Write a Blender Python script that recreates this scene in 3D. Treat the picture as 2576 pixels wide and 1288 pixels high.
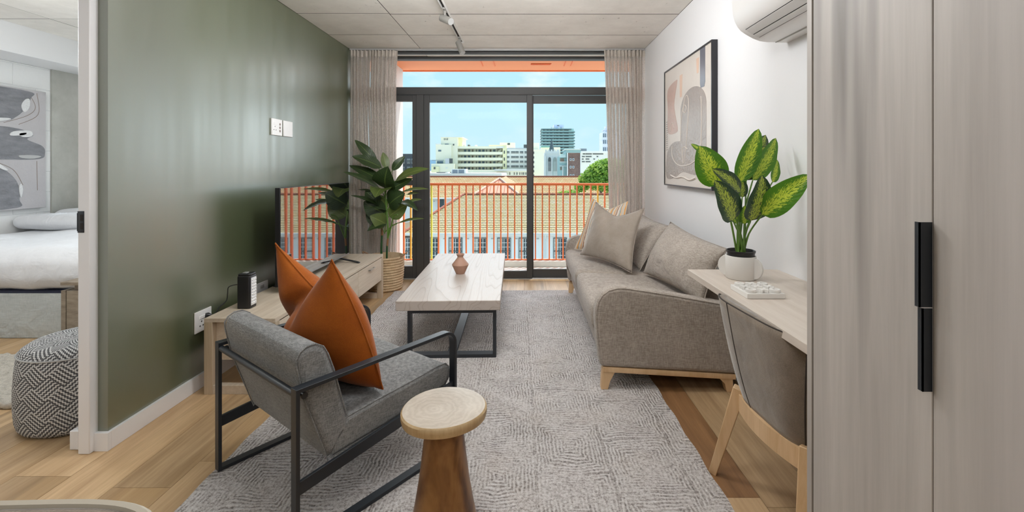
import bpy, bmesh, math, random
from mathutils import Vector, Matrix, noise
for _o in list(bpy.data.objects): bpy.data.objects.remove(_o)
C = bpy.context.scene.collection
S = bpy.context.scene
PI = math.pi
R = math.radians
# ------------------------------------------------------------------ camera, sky, sun, added fill lamps, exposure
CAMZ, FPX, PX0, PY0 = 1.235, 1145.0, 1325.0, 422.0
cd = bpy.data.cameras.new('camera'); cam = bpy.data.objects.new('camera', cd); C.objects.link(cam)
cam.location = (0, 0, CAMZ); cam.rotation_euler = (PI/2, 0, 0)
cd.sensor_width = 36; cd.lens = FPX/2576*36
cd.shift_x = (1288-PX0)/2576; cd.shift_y = (PY0-644)/2576
cd.clip_start = 0.02; cd.clip_end = 6000
S.camera = cam
vs = S.view_settings
vs.view_transform = 'Standard'; vs.look = 'None'; vs.exposure = 0.0; vs.gamma = 1.0; vs.use_curve_mapping = False
S.cycles.max_bounces = 8; S.cycles.diffuse_bounces = 5; S.cycles.glossy_bounces = 4; S.cycles.transparent_max_bounces = 16
S.cycles.transmission_bounces = 4
S.cycles.use_denoising = True
S.cycles.caustics_reflective = False; S.cycles.caustics_refractive = False
S.cycles.sample_clamp_indirect = 6.0

def at(px, py, Y):
    return Vector(((px-PX0)*Y/FPX, Y, CAMZ-(py-PY0)*Y/FPX))

class NT:
    def __init__(s, tree): s.t = tree
    def n(s, kind, **kw):
        nd = s.t.nodes.new(kind)
        for k, v in kw.items():
            if k in ('op',): nd.operation = v
            elif hasattr(nd, k) and k not in ('color',): setattr(nd, k, v)
        return nd
    def l(s, a, b): s.t.links.new(a, b)
    def put(s, sock, v):
        if hasattr(v, 'is_linked') or hasattr(v, 'links'): s.l(v, sock)
        else: sock.default_value = v
    def math(s, op, a, b=0.0, clamp=False):
        nd = s.t.nodes.new('ShaderNodeMath'); nd.operation = op; nd.use_clamp = clamp
        s.put(nd.inputs[0], a); s.put(nd.inputs[1], b); return nd.outputs[0]
    def mix(s, f, a, b, blend='MIX'):
        nd = s.t.nodes.new('ShaderNodeMix'); nd.data_type = 'RGBA'; nd.blend_type = blend
        s.put(nd.inputs[0], f)
        for sock, v in ((nd.inputs[6], a), (nd.inputs[7], b)):
            s.put(sock, v if not isinstance(v, (tuple, list)) else (*v[:3], 1))
        return nd.outputs[2]
    def ramp(s, f, stops, interp='LINEAR'):
        nd = s.t.nodes.new('ShaderNodeValToRGB'); cr = nd.color_ramp; cr.interpolation = interp
        while len(cr.elements) < len(stops): cr.elements.new(0.5)
        for e, (p, c) in zip(cr.elements, stops):
            e.position = p; e.color = (*c, 1) if isinstance(c, (tuple, list)) else (c, c, c, 1)
        s.put(nd.inputs[0], f); return nd.outputs[0]
    def coord(s, scale=(1,1,1), kind='Object', rnd=False, loc=(0,0,0), rot=(0,0,0)):
        tc = s.t.nodes.new('ShaderNodeTexCoord'); out = tc.outputs[kind]
        if rnd:
            oi = s.t.nodes.new('ShaderNodeObjectInfo')
            cx = s.t.nodes.new('ShaderNodeVectorMath'); cx.operation = 'SCALE'; cx.inputs[0].default_value = (13, 29, 7)
            s.l(oi.outputs['Random'], cx.inputs['Scale'])
            ad = s.t.nodes.new('ShaderNodeVectorMath'); s.l(out, ad.inputs[0]); s.l(cx.outputs[0], ad.inputs[1]); out = ad.outputs[0]
        mp = s.t.nodes.new('ShaderNodeMapping'); s.l(out, mp.inputs[0])
        mp.inputs['Scale'].default_value = scale; mp.inputs['Location'].default_value = loc; mp.inputs['Rotation'].default_value = rot
        return mp.outputs[0]
    def noise(s, vec, scale=5, detail=4, rough=.55, dist=0.0):
        nd = s.t.nodes.new('ShaderNodeTexNoise'); s.l(vec, nd.inputs['Vector'])
        nd.inputs['Scale'].default_value = scale; nd.inputs['Detail'].default_value = detail
        nd.inputs['Roughness'].default_value = rough; nd.inputs['Distortion'].default_value = dist
        return nd.outputs['Fac']
    def wave(s, vec, scale=5, dist=2, detail=2, dscale=1, kind='BANDS', dirn='X', prof='SIN'):
        nd = s.t.nodes.new('ShaderNodeTexWave'); nd.wave_type = kind; nd.wave_profile = prof
        if kind == 'BANDS': nd.bands_direction = dirn
        else: nd.rings_direction = dirn
        s.l(vec, nd.inputs['Vector']); nd.inputs['Scale'].default_value = scale
        nd.inputs['Distortion'].default_value = dist; nd.inputs['Detail'].default_value = detail; nd.inputs['Detail Scale'].default_value = dscale
        return nd.outputs['Fac']
    def rand(s):
        return s.t.nodes.new('ShaderNodeObjectInfo').outputs['Random']
    def bump(s, h, strength=.3, dist=.01):
        nd = s.t.nodes.new('ShaderNodeBump'); nd.inputs['Strength'].default_value = strength; nd.inputs['Distance'].default_value = dist
        s.l(h, nd.inputs['Height']); return nd.outputs[0]

def new_mat(name):
    m = bpy.data.materials.new(name); m.use_nodes = True; t = m.node_tree
    p = t.nodes.get('Principled BSDF'); return m, NT(t), p

# sky
w = bpy.data.worlds.new('sky'); S.world = w; w.use_nodes = True
g = NT(w.node_tree); bg = w.node_tree.nodes['Background']
tc = g.n('ShaderNodeTexCoord'); sp = g.n('ShaderNodeSeparateXYZ'); g.l(tc.outputs['Generated'], sp.inputs[0])
skyc = g.ramp(sp.outputs['Z'], [(0.0, (.60,.83,.91)), (.16, (.53,.84,.96)), (.40, (.40,.72,.95)), (1.0, (.22,.48,.85))])
mp = g.n('ShaderNodeMapping'); g.l(tc.outputs['Generated'], mp.inputs[0]); mp.inputs['Scale'].default_value = (2.2, 2.2, 5.0)
mp.inputs['Location'].default_value = (.15, .35, .1)
cl = g.ramp(g.noise(mp.outputs[0], 2.0, 6, .55), [(.50, 0.0), (.66, 1.0)])
zf = g.ramp(sp.outputs['Z'], [(.03, 0.0), (.18, 1.0)])
skyc = g.mix(g.math('MULTIPLY', cl, zf), skyc, (.93,.97,1.0))
g.l(skyc, bg.inputs['Color']); bg.inputs['Strength'].default_value = 1.12

def sun(name, frm, energy, angle, col):
    d = bpy.data.lights.new(name, 'SUN'); d.energy = energy; d.angle = R(angle); d.color = col
    o = bpy.data.objects.new(name, d); C.objects.link(o)
    o.rotation_euler = (-Vector(frm)).to_track_quat('-Z', 'Y').to_euler(); o.location = Vector(frm)*20
def area(name, loc, size, energy, col, rot=(0,0,0)):
    d = bpy.data.lights.new(name, 'AREA'); d.shape = 'RECTANGLE'; d.size, d.size_y = size; d.energy = energy; d.color = col
    o = bpy.data.objects.new(name, d); C.objects.link(o); o.location = loc; o.rotation_euler = rot
def lamp(name, loc, energy, radius, col):
    d = bpy.data.lights.new(name, 'POINT'); d.energy = energy; d.shadow_soft_size = radius; d.color = col
    o = bpy.data.objects.new(name, d); C.objects.link(o); o.location = loc
sun('sun', (.34, .36, .95), 6.0, .6, (1, .95, .86))
sun('daylight_fill', (.10, 1.0, .50), 4.6, 84, (.95, .97, 1.0))  # second, wide sun added to strengthen daylight through the window
area('fill_behind_camera', (-.5, -1.2, 2.44), (2.2, 1.2), 32, (1, .98, .96))  # unseen fill added behind the camera, no real fixture
lamp('living_fill', (-.30, 2.30, 2.22), 34, .16, (.96, .98, 1))  # unseen point fill added above the view to brighten the living room
area('far_end_fill', (-.30, 2.25, 2.15), (1.8, .13), 24, (.97, .98, 1), (R(88), 0, 0))  # added unseen fill aimed at the far walls, curtains and ceiling
lamp('entry_fill', (-.20, 1.20, 2.15), 24, .20, (.96, .98, 1))  # unseen fill added to lift the foreground and wardrobe
lamp('bedroom_fill', (-3.3, 2.5, 2.2), 45, .25, (.94, .98, 1))  # unseen fill added to brighten the bedroom

# ------------------------------------------------------------------ mesh helpers
class MB:
    def __init__(s): s.v = []; s.f = []; s.uv = None
    def add(s, vs_, fs):
        k = len(s.v); s.v += [Vector(p) for p in vs_]; s.f += [tuple(i+k for i in f) for f in fs]; return s
    def box(s, x0, x1, y0, y1, z0, z1):
        return s.add([(x0,y0,z0),(x1,y0,z0),(x1,y1,z0),(x0,y1,z0),(x0,y0,z1),(x1,y0,z1),(x1,y1,z1),(x0,y1,z1)],
                     [(3,2,1,0),(4,5,6,7),(0,1,5,4),(1,2,6,5),(2,3,7,6),(3,0,4,7)])
    def hexa(s, b, t):
        return s.add(list(b)+list(t), [(3,2,1,0),(4,5,6,7),(0,1,5,4),(1,2,6,5),(2,3,7,6),(3,0,4,7)])
    def bar(s, a, b, wx, wy=None, up=(0,0,1), w2=None):
        a = Vector(a); b = Vector(b); d = (b-a).normalized(); wy = wx if wy is None else wy
        u = Vector(up)
        if abs(d.dot(u)) > .99: u = Vector((0,1,0))
        r = d.cross(u).normalized(); q = r.cross(d)
        k = 1 if w2 is None else w2
        f = lambda c, m: [c+r*(-wx/2*m)+q*(-wy/2*m), c+r*(wx/2*m)+q*(-wy/2*m), c+r*(wx/2*m)+q*(wy/2*m), c+r*(-wx/2*m)+q*(wy/2*m)]
        return s.add(f(a, 1)+f(b, k), [(3,2,1,0),(4,5,6,7),(0,1,5,4),(1,2,6,5),(2,3,7,6),(3,0,4,7)])
    def tube(s, pts, r, n=8, cap=True, closed=False):
        pts = [Vector(p) for p in pts]; m = len(pts); rings = []
        rr = r if isinstance(r, (list, tuple)) else [r]*m
        ref = Vector((0,0,1))
        prev = None
        for i, p in enumerate(pts):
            a = pts[i-1] if (i > 0 or closed) else p; b = pts[(i+1) % m] if (i < m-1 or closed) else p
            d = (b-a).normalized() if (b-a).length > 1e-9 else Vector((0,0,1))
            if prev is None:
                x = d.cross(ref)
                if x.length < .05: x = d.cross(Vector((0,1,0)))
            else:
                x = prev - d*prev.dot(d)
            x.normalize(); prev = x; y = d.cross(x)
            rings.append([p + (x*math.cos(2*PI*k/n)+y*math.sin(2*PI*k/n))*rr[i] for k in range(n)])
        vs_ = [q for ring in rings for q in ring]; fs = []
        for i in range(m if closed else m-1):
            j = (i+1) % m
            for k in range(n):
                l = (k+1) % n; fs.append((i*n+k, i*n+l, j*n+l, j*n+k))
        if cap and not closed:
            fs.append(tuple(range(n))[::-1]); fs.append(tuple((m-1)*n+k for k in range(n)))
        return s.add(vs_, fs)
    def lathe(s, prof, c=(0,0,0), n=32, closed=False, wob=None):
        c = Vector(c); vs_ = []; fs = []; m = len(prof)
        for (r, z) in prof:
            for k in range(n):
                a = 2*PI*k/n; q = r*(wob(a) if wob else 1)
                vs_.append(c+Vector((q*math.cos(a), q*math.sin(a), z)))
        for i in range(m-1):
            for k in range(n):
                l = (k+1) % n; fs.append((i*n+k, i*n+l, (i+1)*n+l, (i+1)*n+k))
        if not closed:
            if prof[0][0] > 1e-6: fs.append(tuple(range(n))[::-1])
            if prof[-1][0] > 1e-6: fs.append(tuple((m-1)*n+k for k in range(n)))
        return s.add(vs_, fs)
    def prism(s, poly, ax, a, b):
        """poly of 2-D points extruded along axis ax ('x','y','z') from a to b"""
        def pt(p, t):
            return {'x': (t, p[0], p[1]), 'y': (p[0], t, p[1]), 'z': (p[0], p[1], t)}[ax]
        n = len(poly); vs_ = [pt(p, a) for p in poly]+[pt(p, b) for p in poly]
        fs = [tuple(range(n))[::-1], tuple(range(n, 2*n))]+[(i, (i+1) % n, n+(i+1) % n, n+i) for i in range(n)]
        return s.add(vs_, fs)
    def ring(s, outer, inner, ax, a, b):
        def pt(p, t):
            return {'x': (t, p[0], p[1]), 'y': (p[0], t, p[1]), 'z': (p[0], p[1], t)}[ax]
        n = len(outer); vs_ = [pt(p, a) for p in outer]+[pt(p, b) for p in outer]+[pt(p, a) for p in inner]+[pt(p, b) for p in inner]
        fs = []
        for i in range(n):
            j = (i+1) % n
            fs += [(i, j, n+j, n+i), (2*n+j, 2*n+i, 3*n+i, 3*n+j), (j, i, 2*n+i, 2*n+j), (n+i, n+j, 3*n+j, 3*n+i)]
        return s.add(vs_, fs)
    def grid(s, fn, nu, nv, flip=False):
        vs_ = [fn(i/nu, j/nv) for j in range(nv+1) for i in range(nu+1)]; fs = []
        for j in range(nv):
            for i in range(nu):
                a = j*(nu+1)+i; q = (a, a+1, a+nu+2, a+nu+1); fs.append(q[::-1] if flip else q)
        return s.add(vs_, fs)
    def rbox(s, c, size, r, n=(6,6,4), puff=0.0, fn=None):
        bm = bmesh.new(); hx, hy, hz = (d/2 for d in size)
        idx = {}
        def vtx(i, j, k):
            key = (i, j, k)
            if key not in idx:
                q = Vector((hx*(2*i/n[0]-1), hy*(2*j/n[1]-1), hz*(2*k/n[2]-1)))
                for ax, h, m_ in ((0, hx, n[0]), (1, hy, n[1]), (2, hz, n[2])):
                    pass
                inn = Vector((max(-(hx-r), min(hx-r, q.x)), max(-(hy-r), min(hy-r, q.y)), max(-(hz-r), min(hz-r, q.z))))
                d = q-inn
                p = inn+d.normalized()*r if d.length > 1e-9 else q
                if puff:
                    fx = max(0, 1-(p.x/hx)**2); fy = max(0, 1-(p.y/hy)**2); fz = max(0, 1-(p.z/hz)**2)
                    if k in (0, n[2]): p.z += puff*fx*fy*(1 if k else -1)
                    if i in (0, n[0]): p.x += .5*puff*fz*fy*(1 if i else -1)
                    if j in (0, n[1]): p.y += .5*puff*fz*fx*(1 if j else -1)
                p = Vector(c)+p
                idx[key] = bm.verts.new(fn(p) if fn else p)
            return idx[key]
        def warp(t, m_, h):  # clusters rows near the rounded edges
            return t
        for (A, B, K) in ((0, 1, 2), (0, 2, 1), (1, 2, 0)):
            for e in (0, n[K]):
                for a in range(n[A]):
                    for b in range(n[B]):
                        qs = []
                        for (da, db) in ((0,0),(1,0),(1,1),(0,1)):
                            ijk = [0,0,0]; ijk[A] = a+da; ijk[B] = b+db; ijk[K] = e; qs.append(vtx(*ijk))
                        try: bm.faces.new(qs)
                        except ValueError: pass
        bmesh.ops.recalc_face_normals(bm, faces=bm.faces[:])
        bm.verts.index_update()
        s.add([v.co.copy() for v in bm.verts], [tuple(v.index for v in f.verts) for f in bm.faces]); bm.free(); return s

def obj(name, mb, mat, parent=None, smooth=True, bevel=0, seg=2, local=False, sub=0, fix=False, solid=0, angle=40, kind=None):
    me = bpy.data.meshes.new(name)
    off = Vector((0,0,0))
    if parent is not None and not local:
        p = parent
        while p is not None: off = off+p.location; p = p.parent
    me.from_pydata([tuple(v-off) for v in mb.v], [], mb.f)
    if mb.uv:
        ul = me.uv_layers.new(name='UVMap')
        for lp in me.loops: ul.data[lp.index].uv = mb.uv[lp.vertex_index]
    if fix:
        bm = bmesh.new(); bm.from_mesh(me); bmesh.ops.remove_doubles(bm, verts=bm.verts[:], dist=1e-5)
        bmesh.ops.recalc_face_normals(bm, faces=bm.faces[:]); bm.to_mesh(me); bm.free()
    if smooth:
        me.shade_smooth(); me.set_sharp_from_angle(angle=R(angle))
    mats = mat if isinstance(mat, (list, tuple)) else [mat]
    for m in mats: me.materials.append(m)
    me.update()
    o = bpy.data.objects.new(name, me); C.objects.link(o)
    if parent is not None: o.parent = parent
    if solid:
        md = o.modifiers.new('thickness', 'SOLIDIFY'); md.thickness = solid; md.offset = 0
    if bevel:
        md = o.modifiers.new('bevel', 'BEVEL'); md.width = bevel; md.segments = seg; md.limit_method = 'ANGLE'; md.angle_limit = R(35)
        me.shade_smooth()
    if sub:
        md = o.modifiers.new('sub', 'SUBSURF'); md.levels = sub; md.render_levels = sub
    if kind: o['kind'] = kind
    return o
def tag(o, label, cat, group=None):
    o['label'] = label; o['category'] = cat
    if group: o['group'] = group
    return o
def thing(name, label, cat, loc=(0,0,0), rotz=0, group=None):
    o = bpy.data.objects.new(name, None); C.objects.link(o); o.empty_display_size = .1
    o.location = loc; o.rotation_euler = (0,0,rotz); return tag(o, label, cat, group)
def struct(name, mb=None, mat=None, **kw):
    if mb is None:
        o = bpy.data.objects.new(name, None); C.objects.link(o)
    else: o = obj(name, mb, mat, **kw)
    o['kind'] = 'structure'; return o
def bx(*a): return MB().box(*a)
def copy_tree(o, parent=None):
    kids = [k for k in bpy.data.objects if k.parent == o]
    c = o.copy(); C.objects.link(c)
    if parent is not None: c.parent = parent
    for k in kids: copy_tree(k, c)
    return c

# ------------------------------------------------------------------ materials
def plain(name, col, rough=.5, metal=0, spec=.5, bump=None, var=None, coat=0, emit=None):
    m, g, p = new_mat(name)
    p.inputs['Roughness'].default_value = rough; p.inputs['Metallic'].default_value = metal
    p.inputs['Specular IOR Level'].default_value = spec
    if coat: p.inputs['Coat Weight'].default_value = coat; p.inputs['Coat Roughness'].default_value = .1
    c = (*col, 1)
    if var:
        f = g.noise(g.coord(var[2] if len(var) > 2 else (1,1,1)), var[0], 5, .6)
        g.l(g.mix(f, tuple(max(0, x*(1-var[1])) for x in col), tuple(min(1, x*(1+var[1])) for x in col)), p.inputs['Base Color'])
    else: p.inputs['Base Color'].default_value = c
    if bump:
        h = g.noise(g.coord(bump[2] if len(bump) > 2 else (1,1,1)), bump[0], 4, .6); g.l(g.bump(h, bump[1], .01), p.inputs['Normal'])
    if emit: p.inputs['Emission Color'].default_value = (*col, 1); p.inputs['Emission Strength'].default_value = emit
    return m
def wood(name, c1, c2, stretch=(14,1,14), scale=3.0, rough=.45, rnd=True, tint=.12, bump=.15, spec=.4, knots=0.0, c3=None, kth=.66):
    m, g, p = new_mat(name)
    v = g.coord(stretch, rnd=rnd)
    f = g.noise(v, scale, 7, .62, .4)
    fine = g.noise(g.coord(tuple(k*5 for k in stretch), rnd=rnd), scale, 3, .6)
    f2 = g.math('ADD', g.math('MULTIPLY', f, .75), g.math('MULTIPLY', fine, .25))
    col = g.ramp(f2, [(.32, c1), (.66, c2)])
    if c3:
        broad = g.noise(g.coord(tuple(k*.16 for k in stretch), rnd=rnd), scale, 3, .5)
        col = g.mix(g.ramp(broad, [(.48, 0.0), (.70, .8)]), col, c3)
    if knots:
        kn = g.ramp(g.noise(g.coord(tuple(k*.35 for k in stretch), rnd=rnd), scale*1.6, 2, .5), [(kth, 0.0), (kth+.10, knots)])
        col = g.mix(kn, col, tuple(k*.45 for k in c1))
    if tint:
        r = g.math('ADD', g.math('MULTIPLY', g.rand(), 2*tint), 1-tint)
        cb = g.n('ShaderNodeCombineColor'); [g.l(r, cb.inputs[i]) for i in range(3)]
        col = g.mix(1.0, col, cb.outputs[0], 'MULTIPLY')
    g.l(col, p.inputs['Base Color']); p.inputs['Roughness'].default_value = rough; p.inputs['Specular IOR Level'].default_value = spec
    g.l(g.bump(f2, bump, .002), p.inputs['Normal'])
    return m
def fabric(name, c1, c2, scale=420, rough=.9, bump=.5, fold=0.0, sheen=.15, weave=True):
    m, g, p = new_mat(name)
    v = g.coord((1,1,1))
    a = g.noise(g.coord((1,1,.12)), scale, 2, .7); b = g.noise(g.coord((.12,.12,1)), scale, 2, .7)
    t = g.math('MULTIPLY', g.math('ADD', a, b), .5) if weave else g.noise(v, scale, 3, .75)
    lo = g.noise(v, 6, 3, .5)
    f = g.math('ADD', g.math('MULTIPLY', t, .85), g.math('MULTIPLY', lo, .15))
    g.l(g.ramp(f, [(.40, c1), (.60, c2)]), p.inputs['Base Color'])
    p.inputs['Roughness'].default_value = rough; p.inputs['Specular IOR Level'].default_value = .2
    p.inputs['Sheen Weight'].default_value = sheen
    h = t
    if fold:
        h = g.math('ADD', g.math('MULTIPLY', t, .03), g.math('MULTIPLY', g.noise(g.coord((1,1,1)), 7, 2, .45, 1.2), fold))
        g.l(g.bump(h, .7, .05), p.inputs['Normal'])
    else: g.l(g.bump(h, bump, .003), p.inputs['Normal'])
    return m
WHITE = plain('white_wall_paint', (.80,.80,.81), .55, bump=(60,.04))
TRIMW = plain('white_trim_paint', (.80,.80,.81), .35)
PLASTIC = plain('white_plastic', (.82,.81,.80), .3)
STEEL = plain('black_powder_coated_steel', (.012,.016,.022), .42, spec=.6)
ALU = plain('grey_aluminium', (.055,.055,.054), .5, metal=.1)
ALU_L = plain('light_grey_metal', (.42,.41,.40), .4, metal=.3)
CHROME = plain('brushed_metal', (.55,.54,.52), .3, metal=.9)
BLACK = plain('black_plastic', (.010,.010,.012), .35)
DARKGAP = plain('dark_gap', (.02,.015,.012), .8)
SOIL = plain('soil', (.03,.02,.015), .9, bump=(80,.8))
SPOTM = plain('taupe_spot_metal', (.24,.23,.21), .4)

def m_green():
    m, g, p = new_mat('olive_green_satin_paint')
    v = g.coord((1,1,1)); f = g.noise(v, 2.2, 5, .6)
    g.l(g.mix(f, (.062,.080,.034), (.080,.098,.046)), p.inputs['Base Color'])
    st = g.noise(g.coord((6,6,.25)), 1.6, 3, .5)
    g.l(g.ramp(st, [(.35,.34), (.65,.42)]), p.inputs['Roughness'])
    p.inputs['IOR'].default_value = 2.9
    h = g.math('ADD', g.math('MULTIPLY', g.noise(v, 90, 2, .5), .25), g.math('MULTIPLY', g.noise(g.coord((1,4,.25)), 4, 2, .5), 1.0))
    g.l(g.bump(h, .05, .004), p.inputs['Normal']); return m
GREEN = m_green()

def m_concrete(name, c1, c2, dark=(.25,.22,.18)):
    m, g, p = new_mat(name)
    v = g.coord((1,1,1), rnd=True)
    big = g.noise(v, 1.3, 6, .6); mid = g.noise(v, 7, 6, .65)
    col = g.ramp(g.math('ADD', g.math('MULTIPLY', big, .6), g.math('MULTIPLY', mid, .4)), [(.36, c1), (.62, c2)])
    pit = g.ramp(g.noise(g.coord((1,.5,1), rnd=True), 26, 3, .6), [(.68, 0.0), (.76, .6)])
    col = g.mix(pit, col, dark)
    g.l(col, p.inputs['Base Color']); p.inputs['Roughness'].default_value = .8
    g.l(g.bump(mid, .25, .004), p.inputs['Normal']); return m
CONC = m_concrete('raw_concrete', (.70,.67,.62), (.83,.80,.75))
CONC_W = m_concrete('grey_concrete_column', (.40,.40,.36), (.52,.52,.48), (.35,.35,.32))
KERB = m_concrete('balcony_concrete', (.72,.71,.66), (.82,.81,.76))

def m_glass():
    m, g, p = new_mat('window_glass'); t = m.node_tree
    tr = g.n('ShaderNodeBsdfTransparent'); gl = g.n('ShaderNodeBsdfGlossy'); gl.inputs['Roughness'].default_value = .02
    tr.inputs['Color'].default_value = (.97,.985,.985,1)
    lw = g.n('ShaderNodeLayerWeight'); lw.inputs['Blend'].default_value = .12
    mx = g.n('ShaderNodeMixShader'); g.l(g.math('MULTIPLY', lw.outputs['Fresnel'], .15), mx.inputs[0]); g.l(tr.outputs[0], mx.inputs[1]); g.l(gl.outputs[0], mx.inputs[2])
    g.l(mx.outputs[0], t.nodes['Material Output'].inputs[0]); t.nodes.remove(p); return m
GLASS = m_glass()

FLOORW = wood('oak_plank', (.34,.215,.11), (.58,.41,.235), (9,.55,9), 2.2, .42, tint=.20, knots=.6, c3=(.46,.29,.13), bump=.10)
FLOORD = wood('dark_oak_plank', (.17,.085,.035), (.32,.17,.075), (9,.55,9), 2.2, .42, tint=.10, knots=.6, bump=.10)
PALEOAK = wood('pale_oak_veneer', (.50,.41,.31), (.66,.57,.46), (16,.8,16), 2.0, .5, tint=.04, bump=.06)
PALEOAK_X = wood('pale_oak_veneer_cross', (.40,.31,.21), (.55,.45,.33), (16,16,.8), 2.0, .5, tint=.04, bump=.06)
DESKW = wood('pale_greige_oak', (.56,.48,.41), (.68,.61,.54), (12,1.0,12), 2.0, .42, tint=.03, bump=.05)
WARDW = wood('greyed_oak_laminate', (.36,.33,.305), (.50,.465,.435), (7,7,.32), 2.2, .5, tint=.03, bump=.05, knots=.75, c3=(.43,.395,.385), kth=.55)
LEGW = wood('light_beech', (.58,.37,.19), (.74,.52,.31), (10,10,1.0), 2.0, .45, tint=.03, bump=.05)
BENCHW = wood('weathered_brown_wood', (.18,.14,.10), (.34,.28,.21), (4,4,20), 1.6, .6, tint=.05)

# ------------------------------------------------------------------ room shell
HC, XL, XR, YW = 2.469, -1.84, 1.224, 5.05
rng = random.Random(4)
fl = struct('floor', bx(-4.9, 1.35, -3.6, 5.17, -.2, -.0105), DARKGAP)
PW = .2248
for k in range(-2, 26):
    x1 = .8735-PW*k; x0 = x1-PW
    x0c, x1c = max(x0, -4.74), min(x1, XR)
    if x1c-x0c < .02: continue
    j0 = {0: 1.704, 10: 1.757}.get(k, rng.uniform(0, 1.5))
    y = j0-1.5*math.ceil((j0+3.5)/1.5)
    while y < YW+.1:
        a, b = max(y, -3.5), min(y+1.5, YW+.09)
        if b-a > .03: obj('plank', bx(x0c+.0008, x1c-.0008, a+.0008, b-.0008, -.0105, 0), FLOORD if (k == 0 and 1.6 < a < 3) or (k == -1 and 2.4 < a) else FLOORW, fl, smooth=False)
        y += 1.5

wl = MB().box(-1.95, XL, 2.0, 5.17, 0, HC).box(-1.95, XL, -3.5, 1.05, 0, HC).box(-1.95, XL, 1.05, 2.0, 2.12, HC)
wl = struct('wall_left', wl, [GREEN, WHITE], smooth=False)
for i, f in enumerate(wl.data.polygons):
    f.material_index = 1 if (f.normal.x < -.5 or 6 <= i) and not (i == 9) else 0
struct('wall_right', bx(XR, 1.36, -3.5, 5.17, 0, HC), WHITE, smooth=False)
struct('wall_rear', bx(-4.9, 1.36, -3.62, -3.5, 0, HC), WHITE, smooth=False)
wbd = MB().box(-4.95, -4.7455, .9, 5.17, 0, HC)
wbd = struct('wall_bedroom', wbd, WHITE, smooth=False)
BLOCK = plain('bagged_white_block', (.80,.80,.79), .7, bump=(25,.35), var=(3,.03))
r = 0; z = 0.0
while z < 2.21:
    y = 3.0+(.2 if r % 2 else 0)
    while y < 4.53:
        a, b = y+.0012, min(y+.3988, 4.531)
        if b-a > .03: obj('block', bx(-4.77, -4.742+rng.uniform(-.001,.002), a, b, z+.0012, min(z+.1988, 2.214)), BLOCK, wbd, bevel=.003)
        y += .4
    z += .2; r += 1
struct('wall_bedroom_front', bx(-4.9, -1.95, .8, .92, 0, HC), WHITE, smooth=False)
struct('trim_2', bx(-4.76, -4.375, .92, 5.05, 2.215, HC), WHITE, smooth=False, bevel=.004)
struct('trim_3', bx(-4.76, -4.728, 4.534, 5.05, 0, 2.215), CONC_W, smooth=False)
# bedroom window wall (opening towards the balcony side)
struct('wall_bedroom_window', MB().box(-4.9, -4.2, 5.05, 5.17, 0, HC).box(-2.2, -1.95, 5.05, 5.17, 0, HC).box(-4.2, -2.2, 5.05, 5.17, 2.3, HC), WHITE, smooth=False)
w2 = struct('window_2')
obj('frame', MB().box(-4.2,-2.2,5.06,5.11,0,.08).box(-4.2,-2.2,5.06,5.11,2.22,2.3).box(-4.2,-4.13,5.06,5.11,.08,2.22).box(-2.27,-2.2,5.06,5.11,.08,2.22).box(-3.25,-3.17,5.06,5.11,.08,2.22), ALU, w2, smooth=False)
obj('pane', bx(-4.13,-3.25,5.083,5.089,.08,2.22), GLASS, w2, smooth=False)
obj('pane', bx(-3.17,-2.27,5.083,5.089,.08,2.22), GLASS, w2, smooth=False)

# concrete ceiling: cast panels with recessed joints
ce = struct('ceiling', bx(-4.95, 1.36, -3.62, 5.17, HC+.005, HC+.2), DARKGAP, smooth=False)
def cpanels(xs, ys):
    for a, b in zip(xs, xs[1:]):
        for c, d in zip(ys, ys[1:]):
            dz = rng.uniform(-.0015, .0015)
            obj('ceiling_panel', bx(a+.0028, b-.0028, c+.0022, d-.0022, HC+dz, HC+.006), [CONC, DARKGAP], ce, smooth=False)
            for q in C.objects[-1].data.polygons: q.material_index = 0 if abs(q.normal.z) > .5 else 1  # panel sides coloured dark so the joints look shaded instead of lit
cpanels([-1.84, -1.1], [-3.5,-2.17,-1.0,.15,1.31,1.89,2.47,3.06,3.64,4.22,4.80,5.17])
cpanels([-1.1, 1.224], [-3.5,-2.15,-1.0,.17,1.33,1.91,2.49,3.09,3.66,4.235,4.81,5.17])
cpanels([-4.76,-3.95,-3.05,-1.84], [.9,1.45,2.6,3.19,3.77,4.93,5.17])

# baseboards and door frame
struct('baseboard_left', MB().box(XL, XL+.015, 2.0003, 5.05, 0, .078).box(-1.884, XL+.015, 1.982, 2.0, 0, .078), TRIMW, smooth=False)
struct('baseboard_bedroom', bx(-2.0, -1.95, 1.99, 5.05, 0, .084), TRIMW, bevel=.004)
struct('baseboard_right', bx(XR-.015, XR, 1.1, 5.05, 0, .078), TRIMW, bevel=.003)
tr = struct('trim_1', MB().box(-1.934, -1.884, 1.961, 2.003, 0, 2.12).box(-1.934, -1.884, 1.05, 1.961, 2.08, 2.12), TRIMW, bevel=.003)
sp_ = obj('strike_plate', MB().box(-1.9335, -1.906, 1.9585, 1.9615, .955, 1.048).box(-1.9365,-1.930,1.9585,1.985,.962,1.040), STEEL, tr, smooth=False, bevel=.001)
obj('latch_hole', MB().box(-1.921,-1.908,1.9575,1.9600,1.005,1.034).box(-1.921,-1.908,1.9575,1.9600,.970,.997), DARKGAP, sp_, smooth=False)

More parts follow.
